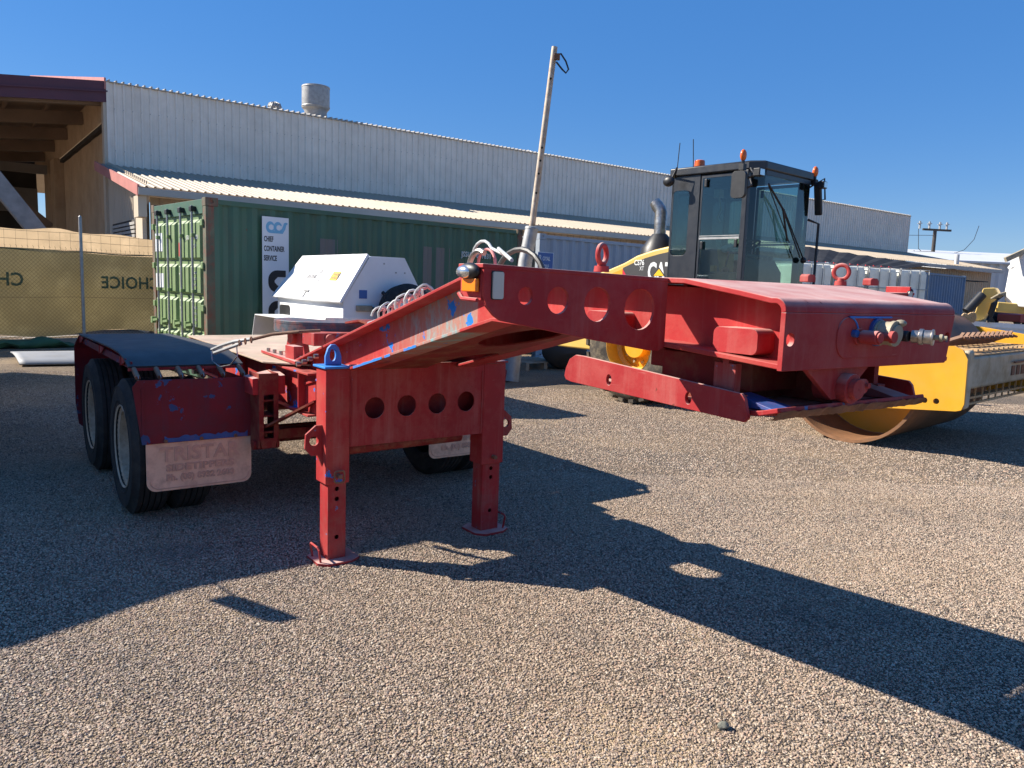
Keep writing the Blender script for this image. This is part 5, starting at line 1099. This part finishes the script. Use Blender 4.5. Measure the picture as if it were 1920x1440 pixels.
for y, th in ((.41, -.03), (1.75, .03)):
    wallp([(.27, 1.02), (.70, 1.02), (.70, 2.985), (.27, 2.985)], [[(a, z) for a, z in rrect(.285, .545, 1.98, 2.80, .07)]], y, 'rear_side_panel', th=th)
    b = MB(); b.plate(rrect(.28, .55, 1.97, 2.81, .06), [], (0, y+(.005 if y < 1 else -.005), 0), X, Z, .004); b.build('side_glass', M['glass'], cab)
    # door frame and glass
    wallp([(.715, 1.04), (1.36, 1.04), (1.36, 2.97), (.715, 2.97)], [[(.745, 1.07), (1.315, 1.07), (1.315, 2.93), (.745, 2.93)]], y, 'door', th=th)
    b = MB(); b.plate([(.74, 1.06), (1.32, 1.06), (1.32, 2.94), (.74, 2.94)], [], (0, y+(.005 if y < 1 else -.005), 0), X, Z, .004); b.build('door_glass', M['glass'], cab)
    b = MB(); b.box(.745, 1.315, y-.02, y+.012, 2.175, 2.20); b.box(.745, 1.315, y-.016, y+.010, 2.213, 2.222); b.build('door_bar', M['galv'], cab)
    for x, z in ((.80, 2.87), (.79, 2.10), (1.28, 2.12)): b = MB(); b.box(x-.02, x+.02, y-.035, y-.01, z-.05, z+.05); b.build('door_fitting', M['black'], cab, bevel=.008)
for (x0, y0), (x1, y1) in (((1.36, .41), (1.53, .53)), ((1.36, 1.75), (1.53, 1.63))):
    b = MB(); b.beam((x0, y0, 1.02), (x0, y0, 2.985), .07, .07); b.build('corner_pillar', M['cab'], cab, bevel=.01)
    b = MB(); b.add([(x0, y0, 1.1), (x1, y1, 1.1), (x1, y1, 2.97), (x0, y0, 2.97)], [(0, 1, 2, 3)]); b.build('corner_glass', M['glass'], cab)
b = MB(); b.add([(1.53, .53, 1.1), (1.53, 1.63, 1.1), (1.53, 1.63, 2.97), (1.53, .53, 2.97)], [(0, 1, 2, 3)]); b.build('windscreen', M['glass'], cab)
b = MB(); b.box(1.50, 1.55, .53, 1.63, 1.02, 1.12); b.build('windscreen_sill', M['cab'], cab)
b = MB(); b.box(1.51, 1.54, .53, 1.63, 2.93, 2.985); b.build('windscreen_header', M['cab'], cab)
b = MB(); b.plate([(.41, 1.02), (1.75, 1.02), (1.75, 2.985), (.41, 2.985)], [[(a, z) for a, z in rrect(.52, 1.64, 1.95, 2.85, .06)]], (.27, 0, 0), Y_, Z, .03); b.build('rear_panel', M['cab'], cab)
b = MB(); b.plate(rrect(.51, 1.65, 1.94, 2.86, .05), [], (.28, 0, 0), Y_, Z, .004); b.build('rear_glass', M['glass'], cab)
b = MB(); b.box(1.33, 1.40, 1.02, 1.10, 1.1, 2.95); 
# interior
b = MB(); b.box(.45, .95, .85, 1.30, 1.55, 1.68); b.add([], []); b.build('seat', M['cabin'], cab, bevel=.04, seg=3)
b = MB(); b.add([(.42, .86, 1.66), (.42, 1.29, 1.66), (.55, 1.29, 1.66), (.55, .86, 1.66), (.33, .90, 2.28), (.33, 1.25, 2.28), (.44, 1.25, 2.28), (.44, .90, 2.28)], [(0, 3, 2, 1), (4, 5, 6, 7), (0, 1, 5, 4), (1, 2, 6, 5), (2, 3, 7, 6), (3, 0, 4, 7)]); b.build('seat_back', M['cabin'], cab, bevel=.05, seg=3)
b = MB(); b.box(.5, .85, .95, 1.2, 1.08, 1.54); b.build('seat_base', M['black'], cab)
b = MB(); b.box(.75, 1.15, .50, .72, 1.1, 1.78); b.build('side_console', M['cabin'], cab, bevel=.03, seg=3)
b = MB(); b.tube([V((1.0, .62, 1.78)), V((1.02, .62, 1.9)), V((1.06, .60, 2.02))], .012, 8); b.blob((1.06, .60, 2.05), .035, 8); b.blob((1.01, .62, 1.80), .055, 8, (1, 1, .8)); b.build('drive_lever', M['black'], cab)
b = MB(); b.box(.80, .86, .60, .66, 1.78, 1.86); b.build('yellow_note', M['yellowl'], cab)
dsh = [(1.10, 1.1), (1.42, 1.1), (1.40, 1.80), (1.30, 1.95), (1.18, 1.98), (1.06, 1.86), (1.02, 1.62)]
b = MB(); b.plate(dsh, [], (0, .80, 0), X, Z, -.52); ds = b.build('dash_console', M['cabin'], cab, bevel=.03, seg=3)
for k in range(4):
    b = MB(); y = .84+.12*k; b.tube([V((1.04, y, 1.70)), V((1.09, y, 1.92)), V((1.2, y, 2.0)), V((1.32, y, 1.97))], .022, 8); b.build('console_rib', M['cabin'], ds)
c = V((.98, 1.06, 2.12)); a1 = V((0, 1, 0)); a2 = V((.93, 0, .36)).normalized()
b = MB(); b.tube([c+a1*(.21*math.cos(t))+a2*(.21*math.sin(t)) for t in [2*math.pi*i/28 for i in range(28)]], .015, 8, closed=True)
for t in (90, 210, 330): b.tube([c-Z*.03, c+a1*(.21*math.cos(R(t)))+a2*(.21*math.sin(R(t)))], .010, 6)
b.tube([c-Z*.02, V((1.12, 1.06, 1.9))], .025, 8); b.build('steering_wheel', M['black'], cab)
b = MB(); b.blob((.5, 1.45, 2.12), .10, 8, (1, 1, .6)); b.build('stored_cap', M['white'], cab)
b = MB(); b.box(.85, .93, .50, .60, 2.70, 2.80); b.tube([V((.9, .55, 2.7)), V((.93, .56, 2.55)), V((.88, .56, 2.45)), V((.93, .55, 2.40))], .012, 6); b.build('radio_handset', M['putty'], cab)
# outside fittings
def rpz(px, py, x): return rp(px, py, 0, x)
m0 = rp(1387, 347, 1, .15)
b = MB(); b.plate(rrect(m0.x-.10, m0.x+.085, m0.z-.15, m0.z+.16, .05), [], (0, .17, 0), X, Z, .05); mr = b.build('mirror', M['black'], cab, bevel=.015)
b = MB(); b.tube([V((m0.x, .18, m0.z+.05)), V((m0.x+.12, .25, m0.z+.12)), V((1.42, .38, m0.z+.22))], .016, 8); b.tube([V((m0.x+.02, .19, m0.z-.05)), V((m0.x+.1, .25, m0.z+.0)), V((1.42, .38, m0.z+.1))], .012, 8); b.build('mirror_arm', M['black'], mr)
def lamp(px, py, x, w=.11, h=.09):
    q = rpz(px, py, x); b = MB(); b.box(q.x-.05, q.x+.035, q.y-w/2, q.y+w/2, q.z-h/2, q.z+h/2); l = b.build('work_lamp', M['black'], cab, bevel=.01)
    b = MB(); b.box(q.x+.0352, q.x+.042, q.y-w/2+.012, q.y+w/2-.012, q.z-h/2+.012, q.z+h/2-.012); b.build('lamp_glass', M['chrome'], l)
    b = MB(); b.tube([V((q.x-.03, q.y, q.z)), V((1.45, min(max(q.y, .45), 1.7), q.z+.08))], .014, 6); b.build('lamp_bracket', M['black'], l)
lamp(1424, 323, 1.70); lamp(1543, 347, 1.66)
def beacon(px, py, x, r=.055):
    q = rpz(px, py, x); b = MB(); b.blob(q, r, 10, (.62, .9, 1.25)); o = b.build('indicator', M['amber'], cab); b = MB(); b.cyl(q-Z*.13, q-Z*.05, .02, n=8); b.box(q.x-.03, q.x+.03, q.y-.035, q.y+.035, q.z-.17, q.z-.10); b.build('indicator_stem', M['black'], o)
beacon(1394, 291, 1.42); beacon(1529, 322, 1.55)
b = MB(); q = rp(1312, 305, 1, 1.1); b.cyl((q.x, 1.1, q.z-.06), (q.x, 1.1, q.z+.03), .075, .068, 18); b.build('roof_beacon', M['amber'], cab, bevel=.01)
for pxa, pya, pxb, pyb in ((1269, 315, 1275, 268), (1300, 310, 1300, 261)):
    a = rp(pxa, pya+10, 1, .9); c = rp(pxb, pyb, 1, .9); b = MB(); b.tube([a, c], .006, 6); b.build('antenna', M['black'], cab)
m1 = rp(1533, 375, 0, 1.60); b = MB(); b.beam((1.60, m1.y-.03, m1.z+.20), (1.60, m1.y+.06, m1.z-.19), .05, .10, up=(1, 0, 0)); mr2 = b.build('mirror', M['black'], cab, bevel=.02)
b = MB(); b.tube([V((1.5, 1.66, 2.9)), V((1.62, m1.y+.10, m1.z+.28)), V((1.62, m1.y+.16, m1.z+.02)), V((1.6, m1.y+.05, m1.z))], .012, 6); b.build('mirror_arm', M['black'], mr2)
m2 = rp(1254, 340, 1, .25); b = MB(); b.blob(m2, .085, 8, (1, .6, .8)); mm = b.build('rear_lamp', M['black'], cab); b = MB(); b.tube([m2+V((.04, 0, .02)), m2+V((.10, .02, .16)), V((.3, .4, 2.98))], .014, 6); b.build('lamp_arm', M['black'], mm)
# wiper
wx = 1.60; W0 = rpz(1500, 483, wx); W1 = rpz(1468, 392, wx); W2 = rpz(1441, 345, wx); W3 = rpz(1476, 452, wx)
b = MB(); b.tube([W0, W1], .009, 6); b.tube([rpz(1508, 490, wx), W1+V((0, .02, 0))], .009, 6); b.tube([W2, W1, W3], .013, 6); b.tube([rpz(1440, 345, wx-.01), rpz(1480, 455, wx-.01)], .007, 6); b.blob(rpz(1506, 488, wx-.02), .04, 6); b.build('wiper', M['black'], cab)
b = MB(); b.tube([V((1.56, 1.70, 1.5)), V((1.60, 1.80, 1.6)), V((1.60, 1.80, 2.45)), V((1.5, 1.70, 2.5))], .018, 8); b.build('grab_rail', M['black'], cab)
b = MB(); b.box(1.45, 2.0, .7, 1.4, 1.05, 1.45); b.build('front_cowl', M['black'], ro, bevel=.02)
# drum and its frame
DX = 2.985; DZ = .72
b = MB(); b.lathe([(.72, .0), (.72, 2.02), (.69, 2.02), (.69, .02), (.69, .0)], (DX, 0, DZ), Y_, 96, closed=True); dr = b.build('drum', M['drum'], ro)
b = MB(); b.lathe([(.688, .72), (.20, .72), (.20, .60), (0, .60)], (DX, 0, DZ), Y_, 48); b.build('drum_disc', M['yellow'], dr)
ppl = [(3.18, 1.03), (3.80, 1.075), (3.97, 1.095), (4.05, 1.06), (4.095, .98), (4.105, .56), (4.085, .50), (4.04, .485), (3.30, .42), (3.18, .42)]
h0 = rp(1735, 750, 1, -.06); h1 = rp(1757, 752, 1, -.06)
b = MB(); b.plate(ppl, [circ(h0.x, h0.z, .028, 16), circ(h1.x, h1.z, .028, 16)], (0, -.06, 0), X, Z, .025); b.build('frame_side_plate', M['yellow'], ro)
b = MB(); b.box(2.2, 3.2, -.055, -.02, .62, .98); b.box(1.9, 2.2, -.05, 2.2, .6, .95); b.build('frame_side_arm', M['yellow'], ro, bevel=.01)
b = MB(); b.box(4.03, 4.10, -.030, .10, .50, 1.06); b.build('frame_corner', M['yellowd'], ro, bevel=.03, seg=3)
b = MB(); b.box(3.70, 4.09, .05, 2.26, .68, 1.00); b.build('front_crossbeam', M['yellowd'], ro, bevel=.035, seg=3)
b = MB(); b.box(3.66, 4.08, .05, 2.24, 1.001, 1.012); b.build('beam_top_sheet', M['sand'], ro)
b = MB()
for k in range(3): b.box(4.0905, 4.10, 1.30+.17*k, 1.40+.17*k, .76, .86)
b.build('beam_slot', M['rust'], ro); b = MB(); b.beam((4.12, 1.28, .90), (4.12, 1.9, .905), .02, .02); b.build('beam_rod', M['rust'], ro)
b = MB(); b.box(3.9, 4.0, .06, 2.24, .56, .58); b.box(3.98, 4.0, .06, 2.24, .50, .52)
for k in range(10): b.box(3.985, 4.0, .12+.22*k, .135+.22*k, .51, .68)
b.build('scraper_ladder', M['sand'], ro)
far = [(3.15, 1.26), (3.5, 1.22), (4.3, 1.12), (4.6, .95), (4.6, .55), (3.2, .45)]
b = MB(); b.plate(far, [], (0, 2.30, 0), X, Z, .03); b.build('frame_side_plate', M['yellow'], ro, bevel=.012)
for k in range(3): b = MB(); b.cyl((3.6+.22*k, 2.29, 1.05-.03*k), (3.6+.22*k, 2.26, 1.05-.03*k), .03, n=6); b.build('frame_bolt', M['rust'], ro)
for k in range(13):
    y = .12+.155*k
    b = MB(); b.box(3.62, 4.06, y, y+.05, 1.04, 1.06); b.box(3.64, 3.67, y, y+.05, 1.013, 1.04); b.build('scraper_slat', M['sand'], ro)
    if k < 11:
        b = MB(); p0_, p1_ = V((3.70, y, 1.065)), V((3.86, y+.30, 1.16))
        b.beam(p0_, p1_, .05, .022, up=(.3, .1, 1)); b.beam(p1_, p1_+V((.03, .07, -.02)), .08, .02); b.beam(p1_+V((-.01, .02, .0)), p1_+V((-.01, .09, .035)), .03, .02); b.build('scraper_tooth', M['rust'], ro)

# ------------------------------------------------------------------ liquid tanks in cages
IA = atz(1500, 488, 2.36); IB = atz(1745, 505, 2.36); idr = (IB-IA); idr.z = 0; ia = math.degrees(math.atan2(idr.y, idr.x)); IL = idr.length/4
def ibc():
    t = empty('liquid_tank')
    w_ = IL-.06; h_ = 1.16
    b = MB(); b.box(.03, w_-.03, .03, .97, .15, h_-.04); b.build('tank', M['ibc'], t, bevel=.07, seg=4)
    for k in range(3):
        b = MB(); x = .06+(w_-.36)*k/2; b.box(x, x+.24, .016, .035, .18, h_-.12); b.build('tank_rib', M['ibc'], t, bevel=.006)
    b = MB()
    for z in (.17, .62, h_-.02): 
        for y in (0, 1.0): b.box(0, w_, y-.009, y+.009, z-.009, z+.009)
        for x in (0, w_): b.box(x-.009, x+.009, 0, 1, z-.009, z+.009)
    for k in range(4):
        x = w_*k/3
        for y in (-.012, 1.012): b.box(x-.009, x+.009, y-.009, y+.009, .12, h_-.01)
    b.build('cage', M['galv'], t)
    b = MB(); b.box(0, w_, 0, 1, .0, .03); b.box(0, .1, 0, 1, .03, .12); b.box(w_-.1, w_, 0, 1, .03, .12); b.box(w_/2-.05, w_/2+.05, 0, 1, .03, .12); b.build('pallet_base', M['galv'], t)
    return t
pr = ibc()
names = ['first', 'second', 'third', 'rightmost']
lab = ['white caged liquid tank partly behind the roller cab, upper row', 'white caged liquid tank behind the red lifting ring, upper row', 'cream caged liquid tank with a greyish panel, upper row third from the left', 'cream caged liquid tank with a paper label, upper row beside the blue container']
labl = ['leftmost caged liquid tank of the lower row, hidden low behind the roller', 'second caged liquid tank from the left in the lower row', 'third caged liquid tank from the left in the lower row', 'rightmost caged liquid tank of the lower row near the blue container']
first = True
for lev in (0, 1):
    for k in range(4):
        o = pr if first else copy_tree(pr); first = False
        q = IA+idr*(k/4); put(o, frame(q.x, q.y, ia, 1.185*lev)); tag(o, (lab if lev else labl)[k], 'liquid tank', 'caged liquid tanks stacked in two rows')
        last = o
b = MB(); b.box(.35, .72, -.02, -.014, .25, .62); b.build('paper_label', M['signw'], last)

# ------------------------------------------------------------------ distance
def aw(px, py, Y): return at(px, py, Y)
a0, a1, a2, a3 = at(1500, 462, 27), at(1742, 498, 29.5), at(1500, 492, 24.5), at(1680, 505, 26)
b = MB(); nseg = 14
for i in range(nseg+1):
    t = i/nseg; p0_ = a0.lerp(a1, t); p1_ = a2.lerp(a3, t); b.v += [p0_+Z*(.04*(i % 2)), p1_+Z*(.04*(i % 2))]
b.f = [(2*i, 2*i+2, 2*i+3, 2*i+1) for i in range(nseg)]
sh_ = b.build('shade_roof', M['darkroof'], smooth=False); tag(sh_, 'low dark-sheeted awning roof behind the caged tanks', 'awning')
b = MB()
for q in (a2, a3): b.beam(q, (q.x, q.y, 0), .1, .1)
b.build('post', M['beamgrey'], sh_)
b = MB(); n = 24
for i in range(0, n, 2): b.beam(a2.lerp(a3, i/n)+Z*.06, a2.lerp(a3, (i+1)/n)+Z*.03, .03, .04)
b.build('red_trim', M['redcar'], sh_)
# far white shed
FS = frame(37.5, 68, 8)
fs = empty('far_shed', label='large white ribbed-steel shed far off at the right', cat='building'); put(fs, FS)
b = ribbed(0, 34, 0, 5.1, pitch=.9, rib=.3, dep=.2); b.build('wall', M['farw'], fs, smooth=False)
b = MB(); b.add([(-.4, -.4, 5.1), (34, -.4, 5.1), (34, 14, 6.9), (-.4, 14, 6.9)], [(0, 1, 2, 3)]); b.box(-.4, 34, -.42, -.3, 4.95, 5.12); b.build('roof', M['farw'], fs)
b = ribbed(0, 14, 0, 5.1, pitch=.75, rib=.12, dep=.06); b.T = Matrix(((0, 1, 0, 0), (1, 0, 0, 0), (0, 0, 1, 0), (0, 0, 0, 1))); b.build('end_wall', M['farw'], fs, smooth=False)
# power pole
pp = at(1748, 485, 80); pw = empty('power_pole', (pp.x, pp.y, 0), R(10), 'distant timber power pole with crossarms and insulators against the sky', 'power pole')
pt = at(1750, 430, 80).z; 
b = MB(); b.cyl((0, 0, 0), (0, 0, pt), .22, .17, 12); b.build('pole', M['dark'], pw)
b = MB(); b.box(-1.4, 1.8, -.1, .1, pt-.15, pt+.05); b.box(-2.3, 2.6, -.1, .1, pt-2.9, pt-2.7); b.beam((-.9, 0, pt-2.8), (0, 0, pt-3.7), .1, .1); b.beam((.9, 0, pt-2.8), (0, 0, pt-3.7), .1, .1); b.box(-1.8, 2.0, -.1, .1, pt-5.1, pt-4.95); b.build('crossarm', M['dark'], pw)
b = MB()
for x in (-1.8, -.7, .5, 1.3): b.cyl((x, 0, pt+.0), (x, 0, pt+.75), .10, n=8); b.cyl((x-.25, 0, pt+.5), (x+.25, 0, pt+.55), .05, n=6)
for x in (-2.2, 2.5): b.cyl((x, 0, pt-2.7), (x, 0, pt-2.2), .08, n=8)
b.build('insulator', M['galv'], pw)
b = MB(); b.tube([V((-4.4, 0, pt+.6)), V((-4.0, 0, pt-1.2)), V((-3.2, 0, pt-2.6)), V((-2.2, 0, pt-2.8))], .03, 5); b.tube([V((2.5, 0, pt-2.3)), V((3.6, 0, pt-1.9)), V((4.6, 0, pt-.8)), V((5.0, 0, pt+.6))], .03, 5); b.tube([V((-1.9, 0, pt)), V((-1.7, 0, pt-2)), V((-.3, 0, pt-3))], .03, 5)
for zz in (-.6, -2.2): b.tube([V((0, 0, pt+zz)), V((-12, -2, pt+zz-.6)), V((-24, -4, pt+zz-.2))], .025, 5)
b.build('cable', M['ink'], pw)
# downpipe at the end of the lean-to
q0 = at(1795, 477, 47); q1 = at(1793, 500, 47); b = MB(); b.tube([q0, q1, at(1783, 509, 47.3), (q1.x-.5, q1.y+.3, 0)], .13, 10); tag(b.build('vent_pipe', M['farw']), 'white vent pipe beside the far end of the lean-to roof', 'pipe')
# white truck tipper and yellow crane arm at the right edge
tk = empty('crane_truck', label='white truck body with a folded yellow loading crane at the right edge', cat='truck')
D = 17.
def AT(px, py, d=D): return at(px, py, d)
def AS(px, py): return at(px, py, D-(px-1890)*.008)
b = MB()
fr_ = [AS(1897, 480), AS(1935, 470), AS(1960, 470), AS(1960, 580), AS(1893, 574), AS(1884, 565), AS(1884, 548)]
bk = [p+V((.9, 1.4, 0)) for p in fr_]; n = len(fr_); b.add(fr_+bk, [tuple(range(n)), tuple(range(2*n-1, n-1, -1))]+[(i, (i+1) % n, (i+1) % n+n, i+n) for i in range(n)]); b.build('tipper_body', M['white'], tk, bevel=.03)
b = MB(); b.tube([AT(1899, 497), AT(1920, 525), AT(1930, 540)], .11, 12); b.build('hydraulic_ram', M['white'], tk)
b = MB(); b.beam(AT(1885, 487, D-.2), AT(1940, 462, D-.2), .08, .10); b.build('top_rail', M['putty'], tk)
b = MB(); pts = [AT(*q) for q in ((1843, 540), (1866, 539), (1872, 550), (1856, 578), (1842, 600), (1822, 603), (1812, 600), (1828, 585))]; pb2 = [p+V((.25, .3, 0)) for p in pts]; n = len(pts)
b.add(pts+pb2, [tuple(range(n)), tuple(range(2*n-1, n-1, -1))]+[(i, (i+1) % n, (i+1) % n+n, i+n) for i in range(n)]); b.build('crane_arm', M['yellowl'], tk, bevel=.03)
b = MB(); b.tube([AT(1812, 584, D-.15), AT(1842, 552, D-.15)], .10, 12); b.build('crane_ram', M['black'], tk)
b = MB(); b.beam(AT(1862, 575), AT(1960, 583), .3, .22); b.build('crane_boom', M['yellowl'], tk, bevel=.03)
for k in range(5): b = MB(); b.tube([AT(1872+3*k, 552, D-.2), AT(1868-2*k, 570, D-.25), AT(1862-2*k, 588, D-.2), AT(1852+3*k, 604, D-.2)], .022, 6); b.build('hydraulic_hose', M['black'], tk)
for k in range(4): b = MB(); b.tube([AT(1858+4*k, 560, D-.2), AT(1872+3*k, 552, D-.3), AT(1886, 548+3*k, D-.3)], .018, 6); b.build('hydraulic_hose', M['putty'], tk)
b = MB()
for k in range(6): c = AT(1808+3.2*k, 597+2*math.sin(k), D-.3); b.tube([c+X*(.06*math.cos(t))+Z*(.10*math.sin(t)) for t in [2*math.pi*i/10 for i in range(10)]], .022, 6, closed=True)
b.build('rope_coil', M['sand'], tk)
b = MB(); b.beam(AT(1815, 606), AT(2000, 618), .3, .10); b.beam(AT(1822, 614), AT(2000, 628), .2, .18); b.beam(AT(1850, 625), AT(2000, 642), .3, .22); b.box(4.2, 4.3, 0, 0, 0, 0) if False else None; b.build('chassis_beam', M['white'], tk)
for q in (1840, 1930):
    c = AT(q, 640, D+.3); b = MB(); b.lathe([(0, -.13), (.28, -.13), (.48, -.14), (.52, -.1), (.52, .1), (.48, .14), (0, .13)], (c.x, c.y, .52), (.5, -.85, 0), 28); b.build('wheel', M['rubber'], tk)
# far parked cars
def car(px, py, Y, mat, label, ute=False, L_=4.6):
    p = at(px, py, Y); t = empty('parked_car', (p.x, p.y, 0), R(15), label, 'car', 'cars parked far off at the right')
    b = MB(); pts = [(0, .35), (0, .95), (.25, 1.05), (1.1, 1.1), (1.55, 1.6), (2.6, 1.65), (3.0, 1.1), (4.5, 1.05), (4.6, .9), (4.6, .35)] if ute else [(0, .35), (0, .85), (1.0, .98), (1.7, 1.45), (3.2, 1.48), (4.1, 1.0), (4.55, .9), (4.55, .35)]
    b.plate(pts, [], (0, 0, 0), X, Z, -1.75); b.build('body', mat, t, bevel=.06, seg=3)
    b = MB(); wq_ = [(1.35, 1.15), (1.68, 1.53), (2.5, 1.57), (2.75, 1.15)] if ute else [(1.3, 1.02), (1.78, 1.38), (3.12, 1.40), (3.75, 1.04)]
    b.plate(wq_, [], (0, -.005, 0), X, Z, .004); b.build('side_window', M['black'], t)
    for x in (.85, 3.7): b = MB(); b.cyl((x, -.02, .34), (x, .2, .34), .34, n=18); b.build('wheel', M['rubber'], t)
car(1846, 600, 52, plain('charcoal_car_paint', (.05, .055, .06), .3), 'dark grey utility vehicle far off, nearest the crane arm', True)
car(1893, 600, 58, M['teal'], 'teal car far off, right of the dark utility vehicle'); car(1912, 602, 50, M['redcar'], 'red vehicle far off at the right edge')
# ------------------------------------------------------------------ truck parked out of frame on the left, whose shadow falls into the picture
TK = Matrix.Translation((-.53, 4.32, 0)) @ Matrix.Rotation(R(-53.6), 4, 'Z')
tkk = empty('parked_truck', label='white truck just outside the left edge, its shadow falling across the dolly wheels', cat='truck'); put(tkk, TK)
b = MB(MIR); b.plate([(-5.6, 2.12), (-2.5, 2.12), (-2.42, 2.3), (-2.40, 3.6), (-2.15, 4.3), (-2.15, 4.52), (-5.6, 4.52)], [], (0, 0, .45), X, Y_, 2.17); b.build('truck_cab', M['white'], tkk, bevel=.05)
b = MB(MIR); b.box(-10.6, -5.6, 3.0, 3.9, .55, .85); b.build('truck_chassis', M['dark'], tkk)
b = MB(MIR); b.box(-10.4, -6.75, 2.15, 4.5, .9, 2.55); b.build('truck_tray_body', M['white'], tkk, bevel=.04)
for x in (-3.4, -8.2, -9.4):
    for y in (2.45, 4.15): b = MB(MIR); b.cyl((x, y-.15, .5), (x, y+.15, .5), .5, n=24); b.build('wheel', M['rubber'], tkk)
b = MB(MIR); b.tube([V((-2.42, 2.95, 1.92)), V((-1.5, 2.80, 1.92))], .008, 6); b.add([(-1.56, 2.80, 1.88), (-1.20, 2.65, 1.88), (-1.20, 2.75, 1.88), (-1.56, 2.90, 1.88), (-1.56, 2.80, 1.94), (-1.20, 2.65, 1.94), (-1.20, 2.75, 1.94), (-1.56, 2.90, 1.94)], [(0, 1, 2, 3), (4, 7, 6, 5), (0, 4, 5, 1), (1, 5, 6, 2), (2, 6, 7, 3), (3, 7, 4, 0)]); b.build('truck_mirror', M['black'], tkk)
